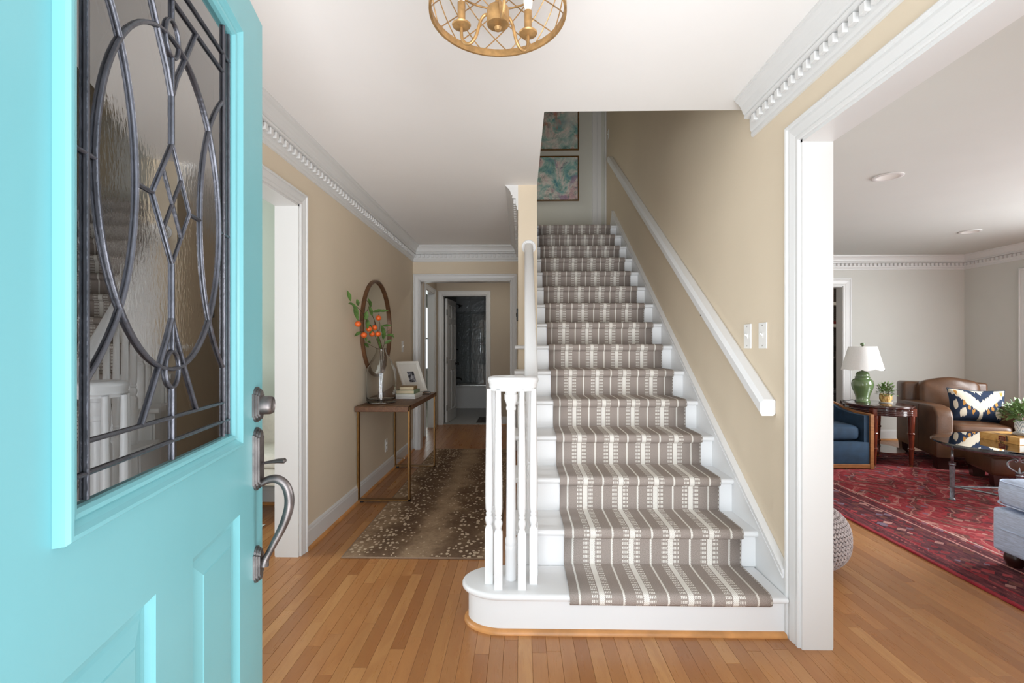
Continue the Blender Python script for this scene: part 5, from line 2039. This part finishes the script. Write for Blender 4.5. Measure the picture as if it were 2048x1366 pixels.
bm = BM(); prism(bm, oval(0.285, 0.385), 'z', 0.592, 0.618)
es = [e for e in bm.edges if abs(e.verts[0].co.z - e.verts[1].co.z) < 1e-6]
bmesh.ops.bevel(bm, geom=es, offset=0.008, segments=3, affect='EDGES', profile=0.5)
obj('table_top', bm, M['dkcherry'], st, True, angle=40)
bm = BM(); prism(bm, oval(0.262, 0.362), 'z', 0.520, 0.592)
obj('apron', bm, M['dkcherry'], st, True, angle=40)
for k in range(3):
    bm = BM(); tube(bm, [(0.263 * math.cos(2 * PI * i / 48), 0.363 * math.sin(2 * PI * i / 48), 0.53 + k * 0.018) for i in range(48)], 0.0055, 6, True)
    obj('apron_reed', bm, M['dkcherry'], st, True)
bm = BM(); prism(bm, oval(0.215, 0.30), 'z', 0.125, 0.147)
obj('shelf', bm, M['dkcherry'], st, True, angle=40)
legp = [(0.013, 0.0), (0.014, 0.018), (0.0165, 0.018), (0.020, 0.12), (0.022, 0.17), (0.027, 0.172), (0.029, 0.180), (0.027, 0.188), (0.022, 0.190), (0.027, 0.325), (0.031, 0.328), (0.034, 0.337), (0.031, 0.346), (0.026, 0.349), (0.033, 0.50), (0.034, 0.535)]
for k, (x, y) in enumerate(((-0.185, -0.235), (0.165, -0.262), (-0.16, 0.262), (0.19, 0.235))):
    lg = obj('leg', lathe(BM(), legp + [(0, 0.535)], (0, 0, 0), 18), M['cherry'], st, True, (x, y, 0), angle=30)
    obj('leg_block', box(BM(), -0.034, 0.034, -0.034, 0.034, 0.512, 0.593, 0.004, 1), M['cherry'], lg)
    obj('foot_cap', lathe(BM(), [(0, -0.0005), (0.0142, 0.0), (0.0148, 0.016), (0.012, 0.017)], (0, 0, 0), 14), M['brass'], lg, True)

TZ = RUGZ + 0.619
# green ginger jar lamp
lm = thing('table_lamp', 'green ginger jar table lamp with white scalloped shade on the side table', 'lamp', (3.715, 5.33, TZ))
obj('base', lathe(BM(), [(r * 0.84, z) for r, z in [(0, 0), (0.083, 0.0), (0.086, 0.012), (0.080, 0.020), (0.073, 0.032), (0.080, 0.075), (0.105, 0.13), (0.120, 0.175), (0.122, 0.20), (0.115, 0.232), (0.098, 0.252), (0.082, 0.258), (0.080, 0.268), (0.0, 0.268)]], (0, 0, 0), 40), M['lampgreen'], lm, True, angle=35)
obj('lid', lathe(BM(), [(r * 0.84, z) for r, z in [(0.0, 0.266), (0.084, 0.268), (0.086, 0.274), (0.074, 0.282), (0.076, 0.298), (0.064, 0.322), (0.04, 0.336), (0.014, 0.342), (0.012, 0.350), (0, 0.350)]], (0, 0, 0), 36), M['lampgreen'], lm, True, angle=40)
bm = BM()
n = 96
z0, z1 = 0.352, 0.605
ro, ri = [], []
for rr_, lst in ((0.0, ro), (-0.003, ri)):
    for lv in range(6):
        f = lv / 5
        row = []
        for i in range(n):
            a = 2 * PI * i / n
            sc = -0.016 * abs(math.sin(a * 4)) if lv == 0 else 0
            r = 0.195 + (0.130 - 0.195) * f + rr_
            row.append(bm.verts.new((r * math.cos(a), r * math.sin(a), z0 + (z1 - z0) * f + sc + 0.012 * (lv == 0))))
        lst.append(row)
for lst in (ro, ri):
    for lv in range(5):
        for i in range(n):
            j = (i + 1) % n
            bm.faces.new((lst[lv][i], lst[lv][j], lst[lv + 1][j], lst[lv + 1][i]))
for lv in (0, 5):
    for i in range(n):
        j = (i + 1) % n
        bm.faces.new((ro[lv][i], ro[lv][j], ri[lv][j], ri[lv][i]))
obj('shade', bm, M['shade'], lm, True, angle=50)
bm = BM(); tube(bm, [(0, 0, 0.345), (0, 0, 0.625)], 0.004, 8)
for k in range(3):
    a = 2 * PI * k / 3
    tube(bm, [(0, 0, 0.600), (0.128 * math.cos(a), 0.128 * math.sin(a), 0.603)], 0.002, 5)
obj('harp', bm, M['brass'], lm)
obj('finial', lathe(BM(), [(0, 0.604), (0.010, 0.606), (0.008, 0.612), (0.019, 0.619), (0.022, 0.630), (0.017, 0.643), (0, 0.647)], (0, 0, 0), 20), M['lampgreen'], lm, True)
bm = BM(); tube(bm, [(-0.075, 0.0, 0.012), (-0.10, 0.02, 0.026), (-0.125, 0.04, 0.010), (-0.15, 0.09, 0.004)], 0.003, 6)
obj('cord', bm, M['black'], lm, True)

# plant in golden pot
pp = thing('potted_plant', 'small leafy plant in a golden wood grain pot beside the green lamp', 'plant', (3.915, 5.265, TZ))
obj('saucer', lathe(BM(), [(0, 0), (0.058, 0), (0.064, 0.010), (0.0, 0.010)], (0, 0, 0), 28), M['cream'], pp, True, angle=30)
obj('pot', lathe(BM(), [(r * .86, z) for r, z in [(0, 0.0105), (0.050, 0.011), (0.066, 0.040), (0.068, 0.070), (0.064, 0.096), (0.060, 0.096), (0.060, 0.082), (0, 0.082)]], (0, 0, 0), 28), M['grainpot'], pp, True, angle=40)
o = obj('foliage', bushy(BM(), (0, 0, 0.105), 0.085, 0.12, 190, 0.036, 0.020, random.Random(5)), M['leaf2'], pp, True)
o['kind'] = 'stuff'
bm = BM()
for k in range(9):
    a = k * 2.4
    tube(bm, [(0.01 * math.cos(a), 0.01 * math.sin(a), 0.08), (0.05 * math.cos(a), 0.05 * math.sin(a), 0.15), (0.075 * math.cos(a), 0.075 * math.sin(a), 0.19)], 0.002, 5)
obj('stems', bm, M['stem'], pp)

# leather armchair, turned towards the foyer
CR = math.radians(-19)
lc = thing('leather_armchair', 'brown leather armchair with an ikat pillow in the living room corner', 'armchair', (4.651, 5.225, RUGZ), CR)
HWl, HDl = 0.385, 0.49
ST = lambda d: d
for s_ in (-1, 1):
    # arm: side profile with a slightly dropping, rounded front
    prof = [(-HDl, 0.12), (HDl - 0.02, 0.12), (HDl, 0.16), (HDl, 0.60), (HDl - 0.20, 0.622), (-HDl + 0.20, 0.628), (-HDl + 0.08, 0.615), (-HDl + 0.02, 0.575), (-HDl, 0.52)]
    bm = BM()
    xa, xb = sorted((s_ * HWl, s_ * (HWl - 0.145)))
    prism(bm, prof, 'x', xa, xb)
    es = [e for e in bm.edges if abs(e.verts[0].co.x - e.verts[1].co.x) < 1e-6]
    bmesh.ops.bevel(bm, geom=es, offset=0.022, segments=3, affect='EDGES', profile=0.5)
    am = obj('arm', bm, M['leather'], lc, True, angle=50)
    for yy in (-0.10, ):
        bm = BM(); xs = s_ * (HWl + 0.0008)
        tube(bm, [(xs, yy, 0.14), (xs, yy, 0.61)], 0.003, 6)
        obj('arm_seam', bm, M['leather'], am)
bm = box(BM(), -HWl + 0.002, HWl - 0.002, HDl - 0.20, HDl + 0.02, 0.12, 0.825, 0.03, 3)
obj('back', bm, M['leather'], lc, True)
bm = box(BM(), -HWl + 0.14, HWl - 0.14, -HDl + 0.01, HDl - 0.18, 0.13, 0.33, 0.015, 2)
obj('seat_base', bm, M['leather'], lc, True)
bm = BM(); superell(bm, HWl - 0.143, 0.35, 0.068, (0, -0.13, 0.395), 0.4, 0.22, 40, 14)
obj('seat_cushion', bm, M['leather'], lc, True, angle=180)
bm = BM(); superell(bm, HWl - 0.11, 0.125, 0.215, (0, 0, 0), 0.42, 0.55, 44, 22)
rn = random.Random(9)
for v in bm.verts:
    v.co.y += 0.012 * math.sin(v.co.x * 22 + v.co.z * 9) * math.cos(v.co.z * 16)
    v.co.z += 0.01 * math.cos(v.co.x * 14)
o = obj('back_cushion', bm, M['leather'], lc, True, angle=180)
o.location = (0, 0.235, 0.655)
o.rotation_euler = (math.radians(-10), 0, 0)
for x in (-HWl + 0.07, HWl - 0.07):
    for y in (-HDl + 0.07, HDl - 0.06):
        bm = BM()
        prism(bm, [(-0.055, 0.125), (0.055, 0.125), (0.045, 0.0), (-0.045, 0.0)], 'y', -0.05, 0.05)
        obj('foot', bm, M['dkfoot'], lc, loc=(x, y, 0))

# ikat pillow
pw = thing('ikat_pillow', 'navy and cream ikat lumbar pillow with orange dots on the leather chair', 'pillow', (4.685, 5.06, RUGZ + 0.615), math.radians(-22))
pw.rotation_euler = (math.radians(-16), math.radians(2), math.radians(-22))
bm = BM()
lay = bm.loops.layers.uv.verify()
NU, NV = 28, 18
PWh, PHh = 0.232, 0.172
for side_ in (-1, 1):
    g = []
    for j in range(NV + 1):
        row = []
        for i in range(NU + 1):
            u, v = -1 + 2 * i / NU, -1 + 2 * j / NV
            th_ = 0.085 * ((1 - u ** 4) * (1 - v ** 4)) ** 0.6
            x = u * PWh * (1 - 0.07 * (1 - v * v))
            z = v * PHh * (1 - 0.11 * (1 - u * u))
            row.append(bm.verts.new((x, side_ * th_, z)))
        g.append(row)
    for j in range(NV):
        for i in range(NU):
            q = [(i, j), (i + 1, j), (i + 1, j + 1), (i, j + 1)]
            f = bm.faces.new([g[b][a] for a, b in q])
            for lp_, (a, b) in zip(f.loops, q):
                lp_[lay].uv = (a / NU, b / NV)
bmesh.ops.remove_doubles(bm, verts=bm.verts[:], dist=1e-5)
obj('cover', bm, M['ikat'], pw, True, angle=180)
bm = BM()
loop = []
for i in range(NU + 1):
    loop.append((-1 + 2 * i / NU, -1))
for j in range(1, NV + 1):
    loop.append((1, -1 + 2 * j / NV))
for i in range(1, NU + 1):
    loop.append((1 - 2 * i / NU, 1))
for j in range(1, NV):
    loop.append((-1, 1 - 2 * j / NV))
tube(bm, [(u * PWh * (1 - 0.07 * (1 - v * v)), 0, v * PHh * (1 - 0.11 * (1 - u * u))) for u, v in loop], 0.004, 6, True)
obj('piping', bm, M['navy'], pw, True)

# leather ottoman in front of the chair
lo = thing('leather_ottoman', 'brown leather ottoman partly under the glass coffee table', 'ottoman', (4.515, 4.36, RUGZ), math.radians(-23))
bm = box(BM(), -0.37, 0.37, -0.265, 0.265, 0.10, 0.27, 0.03, 3)
obj('base', bm, M['leather'], lo, True)
bm = BM(); superell(bm, 0.37, 0.265, 0.060, (0, 0, 0.325), 0.4, 0.2, 40, 12)
obj('top_cushion', bm, M['leather'], lo, True, angle=180)
bm = BM()
tube(bm, [(x * 0.372, y * 0.267, 0.270) for x, y in ((-1, -.92), (-.94, -1), (.94, -1), (1, -.92), (1, .92), (.94, 1), (-.94, 1), (-1, .92))], 0.006, 6, True)
obj('welt', bm, M['leather'], lo)
for x in (-0.30, 0.30):
    for y in (-0.20, 0.20):
        bm = BM(); prism(bm, [(-0.05, 0.105), (0.05, 0.105), (0.04, 0.0), (-0.04, 0.0)], 'y', -0.045, 0.045)
        obj('foot', bm, M['dkfoot'], lo, loc=(x, y, 0))

# glass coffee table
ct = thing('coffee_table', 'oval glass coffee table on ornate pewter coloured metal legs', 'coffee table', (4.0, 3.87, RUGZ))
GT = 0.462
bm = BM(); prism(bm, oval(0.66, 0.50, 72), 'z', GT - 0.013, GT)
es = [e for e in bm.edges if abs(e.verts[0].co.z - e.verts[1].co.z) < 1e-6]
bmesh.ops.bevel(bm, geom=es, offset=0.004, segments=2, affect='EDGES')
obj('glass_top', bm, M['tableglass'], ct, True, angle=40)
EAx, EBx = 0.585, 0.44
bm = BM()
sweep_pts = [(EAx * math.cos(2 * PI * k / 64), EBx * math.sin(2 * PI * k / 64)) for k in range(65)]
rows = []
for k in range(64):
    a = 2 * PI * k / 64
    rows.append([bm.verts.new(((EAx + o) * math.cos(a), (EBx + o) * math.sin(a), z)) for o, z in ((-0.006, GT - 0.046), (0.004, GT - 0.046), (0.010, GT - 0.034), (0.004, GT - 0.022), (0.004, GT - 0.0135), (-0.006, GT - 0.0135))])
for k in range(64):
    for i in range(6):
        j = (i + 1) % 6
        bm.faces.new((rows[k][i], rows[k][j], rows[(k + 1) % 64][j], rows[(k + 1) % 64][i]))
obj('rim', bm, M['silver'], ct, True, angle=40)
foots = []
for ad in (175, 226, 46, -6):
    a = math.radians(ad)
    x, y = (EAx - 0.01) * math.cos(a), (EBx - 0.01) * math.sin(a)
    foots.append((x, y))
    lg = obj('leg', lathe(BM(), [(0, 0), (0.022, 0), (0.022, 0.008), (0.015, 0.016), (0.013, 0.02), (0.0135, 0.10), (0.018, 0.103), (0.018, 0.112), (0.014, 0.115), (0.016, 0.27), (0.020, 0.275), (0.023, 0.283), (0.020, 0.291), (0.024, 0.30), (0.0, 0.302)], (0, 0, 0), 18), M['silver'], ct, True, (x, y, 0), angle=30)
    bm = BM()
    for i in range(10):
        b = 2 * PI * i / 10
        tube(bm, [(0.0165 * math.cos(b), 0.0165 * math.sin(b), 0.272), (0.0145 * math.cos(b), 0.0145 * math.sin(b), 0.118)], 0.0022, 4)
        tube(bm, [(0.014 * math.cos(b + .25 * q), 0.014 * math.sin(b + .25 * q), 0.10 - 0.013 * q) for q in range(7)], 0.0020, 4)
    obj('leg_flutes', bm, M['silver'], lg)
    # open scroll bracket, standing in the tangent plane of the rim
    tx, ty = (0.66, 0.75) if ad in (175, 46) else (0.72, -0.69)
    for s_ in (-1, 1):
        bm = BM()
        S = [(0.006, 0.300), (0.022, 0.312), (0.048, 0.330), (0.060, 0.352), (0.056, 0.376), (0.036, 0.392), (0.014, 0.398), (0.008, 0.388), (0.016, 0.380), (0.024, 0.384)]
        tube(bm, *crv([(tx * s_ * u, ty * s_ * u, z) for u, z in S], [0.007, 0.008, 0.009, 0.009, 0.008, 0.007, 0.006, 0.005, 0.005, 0.006], 3), 8)
        obj('scroll', bm, M['silver'], lg, True)
        bm = BM()
        S = [(0.010, 0.398), (0.030, 0.408), (0.042, 0.420), (0.036, 0.432), (0.024, 0.430), (0.022, 0.420)]
        tube(bm, *crv([(tx * s_ * u, ty * s_ * u, z) for u, z in S], 0.0055, 3), 8)
        obj('upper_scroll', bm, M['silver'], lg, True)
    bm = BM()
    tube(bm, [(0, 0, 0.302), (0, 0, 0.330), (0, 0, 0.345)], [0.010, 0.006, 0.002], 8)
    obj('bracket_core', bm, M['silver'], lg, True)
    bm = tube(BM(), [(0, 0, 0.385), (0, 0, 0.405), (0, 0, GT - 0.045)], [0.004, 0.009, 0.010], 8)
    obj('bracket_finial', bm, M['silver'], lg, True)
for i in range(4):
    (xa, ya_), (xb, yb_) = foots[i], foots[(i + 1) % 4]
    mx, my = (xa + xb) / 2 * 0.86, (ya_ + yb_) / 2 * 0.86
    bm = BM()
    pts = []
    for k in range(11):
        u = k / 10
        pts.append(((1 - u) ** 2 * xa + 2 * u * (1 - u) * mx + u * u * xb, (1 - u) ** 2 * ya_ + 2 * u * (1 - u) * my + u * u * yb_, 0.106))
    tube(bm, pts, 0.008, 8)
    obj('stretcher', bm, M['silver'], ct, True)

GZ = RUGZ + GT + 0.001
bk = thing('coffee_table_book', 'thick tan book with dark blotches and red label lying on the coffee table', 'book', (3.925, 3.93, GZ), math.radians(4))
bw_, bl, bh = 0.24, 0.30, 0.055
bm = BM()
box(bm, -bw_ / 2, bw_ / 2, -bl / 2, bl / 2, 0, 0.003); box(bm, -bw_ / 2, bw_ / 2, -bl / 2, bl / 2, bh - 0.003, bh)
box(bm, -bw_ / 2, -bw_ / 2 + 0.003, -bl / 2, bl / 2, 0.003, bh - 0.003)
obj('cover', bm, M['tiger'], bk)
obj('pages', box(BM(), -bw_ / 2 + 0.004, bw_ / 2 - 0.004, -bl / 2 + 0.004, bl / 2 - 0.004, 0.003, bh - 0.003), M['paperw'], bk)
sl_ = obj('spine_label', box(BM(), -bw_ / 2 - 0.0008, -bw_ / 2 + 0.001, -0.048, 0.004, 0.010, bh - 0.008), M['redbook'], bk)
bm = BM()
for r_, (za_, n_) in enumerate(((0.036, 5), (0.027, 4), (0.018, 5))):
    for i in range(n_):
        y = -0.042 + i * 0.0085
        box(bm, -bw_ / 2 - 0.0012, -bw_ / 2 - 0.0005, y, y + 0.005, za_ - 0.005, za_)
obj('label_lettering', bm, M['tan'], sl_)
PZ = GZ + bh + 0.0008
for k, (lab) in enumerate(('bottom white round plate under the chevron pot', 'middle white round plate under the chevron pot', 'top white round plate under the chevron pot')):
    t = thing('plate', lab, 'plate', (3.965 + 0.003 * k, 3.885 - 0.002 * k, PZ + k * 0.0078), 0, 'plates stacked under the chevron pot')
    obj('dish', lathe(BM(), [(r * .72, z) for r, z in ([(0, 0), (0.075, 0), (0.096, 0.005), (0.097, 0.0072), (0.074, 0.004), (0, 0.0038)] if k < 2 else [(0, 0), (0.072, 0), (0.092, 0.004), (0.093, 0.006), (0.072, 0.0035), (0, 0.0033)])], (0, 0, 0), 40), M['porcelain'], t, True, angle=40)
    obj('rim_band', lathe(BM(), [(0.0666 - .003 * (k == 2), 0.0052), (0.0702 - .003 * (k == 2), 0.0062), (0.0695 - .003 * (k == 2), 0.0074)], (0, 0, 0), 40), M['tan'], t, True)
cp = thing('chevron_pot_plant', 'leafy plant in a small white pot with blue chevrons on stacked plates', 'plant', (3.965, 3.895, PZ + 0.0194))
obj('pot', lathe(BM(), [(r * .76, z) for r, z in [(0, 0), (0.046, 0.0), (0.054, 0.010), (0.064, 0.045), (0.063, 0.075), (0.058, 0.096), (0.054, 0.096), (0.055, 0.080), (0, 0.080)]], (0, 0, 0), 36, True), M['chevron'], cp, True, angle=40)
o = obj('foliage', bushy(BM(), (0, 0, 0.125), 0.13, 0.12, 380, 0.046, 0.024, random.Random(12), 0.25), M['leaf2'], cp, True)
o['kind'] = 'stuff'
bm = BM()
for k in range(14):
    a = k * 2.4
    tube(bm, [(0.015 * math.cos(a), 0.015 * math.sin(a), 0.08), (0.07 * math.cos(a), 0.07 * math.sin(a), 0.15), (0.12 * math.cos(a), 0.12 * math.sin(a), 0.17 + .03 * (k % 3))], 0.0022, 5)
obj('stems', bm, M['leaf'], cp)

# blue grey ottoman at the right edge
bo = thing('blue_grey_ottoman', 'pale blue grey upholstered ottoman on dark feet at the rug edge', 'ottoman', (3.07, 2.34, RUGZ))
ox, oy = 0.405, 0.45
bm = box(BM(), -ox, ox, -oy, oy, 0.075, 0.315, 0.02, 3)
obj('base', bm, M['bluegrey'], bo, True)
bm = BM(); superell(bm, ox + 0.005, oy + 0.005, 0.085, (0, 0, 0.405), 0.35, 0.16, 48, 14)
obj('seat_cushion', bm, M['bluegrey'], bo, True, angle=180)
lp4 = [(sx * a, sy * b) for sx, sy, pr4 in ((-1, -1, 0), (1, -1, 1), (1, 1, 0), (-1, 1, 1)) for a, b in (((1, .86), (.965, .935), (.935, .965), (.86, 1)) if not pr4 else ((.86, 1), (.935, .965), (.965, .935), (1, .86)))]
for z, k in ((0.205, 1.0), (0.343, 1.0), (0.465, 0.985)):
    bm = BM(); tube(bm, [(x * (ox + .002) * k, y * (oy + .002) * k, z) for x, y in lp4], 0.004, 6, True)
    obj('welt', bm, M['bluegrey'], bo)
for x in (-1, 1):
    for y in (-1, 1):
        obj('foot', lathe(BM(), [(0, 0), (0.030, 0.0), (0.036, 0.012), (0.046, 0.040), (0.042, 0.062), (0.036, 0.080), (0, 0.080)], (0, 0, 0), 20), M['dkfoot'], bo, True, (x * (ox - 0.065), y * (oy - 0.065), 0))

# white door on the right wall of the living room
t = struct('door_1', box(BM(), LVX - 0.010, LVX - 0.001, 4.79, 5.69, 0.01, 2.05), M['trim'], 'white door with hinges at the far right edge of the living room', 'door')
for z in (0.95, 1.28, 1.85):
    obj('hinge', box(BM(), LVX - 0.020, LVX - 0.009, 5.635, 5.660, z - 0.05, z + 0.05, 0.002, 1), M['pewter'], t)

# small alcove behind the living room doorway: dark counter wall with shelves
bm = BM()
box(bm, 3.3, 5.6, 8.0, 8.1, 0, CE)
struct('wall_alcove_back', bm, M['herring'], 'dark herringbone wall of the alcove behind the living room doorway', 'wall')
struct('wall_alcove_right', box(BM(), 5.5, 5.6, 6.63, 8.0, 0, CE), M['taupe'], 'right wall of the dark alcove', 'wall')
struct('wall_alcove_left', box(BM(), 3.2, 3.3, 6.63, 8.1, 0, CE), M['taupe'], 'left wall of the dark alcove', 'wall')
struct('floor_alcove', box(BM(), 3.3, 5.5, 6.56, 8.0, -0.1, 0.0), M['dkcherry'], 'dark floor of the alcove', 'floor')
cb = thing('counter_cabinet', 'dark counter cabinet in the alcove behind the living room doorway', 'cabinet', (4.9, 7.99, 0))
obj('body', box(BM(), -0.6, 0.6, -0.5, 0, 0.08, 0.88, 0.004, 1), M['black'], cb)
obj('worktop', box(BM(), -0.62, 0.6, -0.53, 0, 0.88, 0.92, 0.004, 1), M['white'], cb)
obj('plinth', box(BM(), -0.6, 0.6, -0.45, 0, 0.0, 0.08), M['black'], cb)
for x in (-0.3, 0.3):
    dd = obj('cabinet_door', box(BM(), x - 0.28, x + 0.28, -0.52, -0.501, 0.12, 0.85, 0.004, 1), M['black'], cb)
    obj('knob', box(BM(), x + 0.22, x + 0.24, -0.54, -0.519, 0.70, 0.78), M['chrome'], dd)
for z, lab in ((1.55, 'lower white wall shelf in the dark alcove'), (1.90, 'upper white wall shelf in the dark alcove')):
    t = thing('wall_shelf', lab, 'shelf', (4.9, 7.999, z), 0, 'shelves in the dark alcove')
    obj('board', box(BM(), -0.5, 0.5, -0.24, 0, 0, 0.05, 0.003, 1), M['white'], t)
    for x in (-0.4, 0.4):
        obj('bracket', prism(BM(), [(-0.2, 0), (0, 0), (0, -0.15)], 'x', x - 0.01, x + 0.01), M['black'], t)
for k, x in enumerate((4.84, 4.98)):
    t = thing('book', ('red book lying left on the lower alcove shelf', 'red book lying right on the lower alcove shelf')[k], 'book', (x, 7.87, 1.601), 0, 'red books on the alcove shelf')
    obj('cover', box(BM(), -0.06, 0.06, -0.08, 0.08, 0, 0.045, 0.003, 1), M['redbook'], t)
    obj('pages', box(BM(), -0.056, 0.061, -0.076, 0.0805, 0.004, 0.041), M['paper'], t)
t = thing('framed_print', 'small framed print standing on the upper alcove shelf', 'picture', (4.93, 7.93, 1.951))
bm = BM()
box(bm, -0.13, 0.13, -0.01, 0.01, 0, 0.02); box(bm, -0.13, 0.13, -0.01, 0.01, 0.33, 0.35); box(bm, -0.13, -0.11, -0.01, 0.01, 0.02, 0.33); box(bm, 0.11, 0.13, -0.01, 0.01, 0.02, 0.33)
obj('frame', bm, M['walnut'], t)
obj('print', box(BM(), -0.11, 0.11, -0.004, 0.006, 0.02, 0.33), M['photo'], t)
t = thing('coffee_maker', 'black coffee maker on the alcove counter', 'coffee maker', (4.86, 7.72, 0.921))
obj('base', box(BM(), -0.10, 0.10, -0.13, 0.13, 0, 0.04, 0.01, 2), M['black'], t)
obj('column', box(BM(), -0.10, 0.10, 0.02, 0.13, 0.04, 0.30, 0.01, 2), M['black'], t)
obj('head', box(BM(), -0.10, 0.10, -0.13, 0.13, 0.24, 0.34, 0.015, 2), M['black'], t)
obj('carafe', lathe(BM(), [(0, 0.041), (0.06, 0.041), (0.068, 0.09), (0.05, 0.15), (0.045, 0.16), (0, 0.16)], (0, -0.05, 0), 20), M['silver'], t, True)
t = thing('bar_stool', 'black upholstered stool with a rounded back in front of the alcove counter', 'stool', (4.64, 7.15, 0))
bm = BM(); superell(bm, 0.20, 0.05, 0.26, (0, 0.17, 0.82), 0.5, 0.6, 30, 14)
obj('backrest', bm, M['black'], t, True, angle=180)
bm = BM(); superell(bm, 0.21, 0.20, 0.05, (0, 0, 0.58), 0.5, 0.6, 30, 12)
obj('seat', bm, M['black'], t, True, angle=180)
for x in (-0.15, 0.15):
    for y in (-0.15, 0.15):
        obj('leg', tube(BM(), [(x * 1.15, y * 1.15, 0.0), (x, y, 0.55)], 0.014, 8), M['black'], t)

# ------------------------------------------------------------------ dining room glimpsed past the front door
ac = thing('cream_armchair', 'cream upholstered chair glimpsed between turquoise door and left opening', 'armchair', (-1.775, 3.46, 0.0), math.radians(-4))
bm = BM(); superell(bm, 0.31, 0.22, 0.06, (0, -0.01, 0.45), 0.45, 0.3, 30, 12)
obj('seat_cushion', bm, M['cream'], ac, True, angle=180)
obj('seat_frame', box(BM(), -0.31, 0.31, -0.21, 0.22, 0.28, 0.40, 0.02, 2), M['cream'], ac, True)
bm = BM(); superell(bm, 0.30, 0.055, 0.17, (0, 0.19, 0.56), 0.5, 0.5, 30, 16)
obj('backrest', bm, M['cream'], ac, True, angle=180)
for x in (-0.27, 0.27):
    for y in (-0.17, 0.18):
        obj('leg', box(BM(), x - 0.02, x + 0.02, y - 0.02, y + 0.02, 0, 0.29), M['dkfoot'], ac)
t = thing('dining_rug', 'grey woven rug edge on the floor past the left opening', 'rug', (-2.75, 2.75, 0.001))
obj('pile', box(BM(), -0.95, 0.95, -0.95, 0.55, 0, 0.010, 0.003, 1), plain('grey_woven_rug', srgb(150, 146, 138), 0.95, var=0.2, scale=50), t)
obj('fringe', box(BM(), 0.95, 0.99, -0.95, 0.55, 0, 0.004), M['cream'], t)
sb = thing('dark_sideboard', 'dark sideboard seen dimly through the leaded door glass', 'sideboard', (-2.78, 3.52, 0.0))
obj('carcass', box(BM(), -0.55, 0.55, -0.22, 0.22, 0.10, 0.80, 0.005, 1), M['dkcherry'], sb)
obj('top', box(BM(), -0.58, 0.58, -0.23, 0.225, 0.80, 0.83, 0.005, 1), M['dkcherry'], sb)
for x in (-0.36, 0, 0.36):
    d = obj('cupboard_door', box(BM(), x - 0.17, x + 0.17, -0.235, -0.22, 0.14, 0.76, 0.004, 1), M['dkcherry'], sb)
    obj('knob', box(BM(), x + 0.12, x + 0.14, -0.25, -0.234, 0.45, 0.47), M['brass'], d)
for x in (-0.5, 0.5):
    for y in (-0.17, 0.17):
        obj('leg', box(BM(), x - 0.02, x + 0.02, y - 0.02, y + 0.02, 0, 0.10), M['dkfoot'], sb)
fl = thing('red_flower_plant', 'grassy green plant with a red bloom seen blurred through the door glass', 'plant', (-2.31, 3.44, 0.831))
obj('pot', lathe(BM(), [(0, 0), (0.07, 0), (0.09, 0.10), (0.085, 0.12), (0, 0.11)], (0, 0, 0), 24), M['white'], fl, True, angle=40)
rn = random.Random(4)
bm = BM()
for k in range(90):
    a = rn.uniform(0, 2 * PI); l_ = rn.uniform(0.15, 0.27)
    leaf_verts(bm, (0.04 * math.cos(a), 0.04 * math.sin(a), 0.10), (math.cos(a) * .5, math.sin(a) * .5, 1), (0, 0, 1), l_, 0.014, 0.5)
o = obj('grass_leaves', bm, M['leaf2'], fl, True); o['kind'] = 'stuff'
bm = BM()
for k in range(40):
    d = Vector((rn.uniform(-1, 1), rn.uniform(-1, 1), rn.uniform(-.5, 1))).normalized()
    leaf_verts(bm, Vector((0.03, 0, 0.50)) + d * 0.03, d, (0, 0, 1), 0.08, 0.05, 0.3)
o = obj('bloom', bm, M['redpet'], fl, True)
obj('flower_stem', tube(BM(), [(0, 0, 0.1), (0.01, 0, 0.3), (0.03, 0, 0.5)], 0.005, 6), M['leaf'], fl)
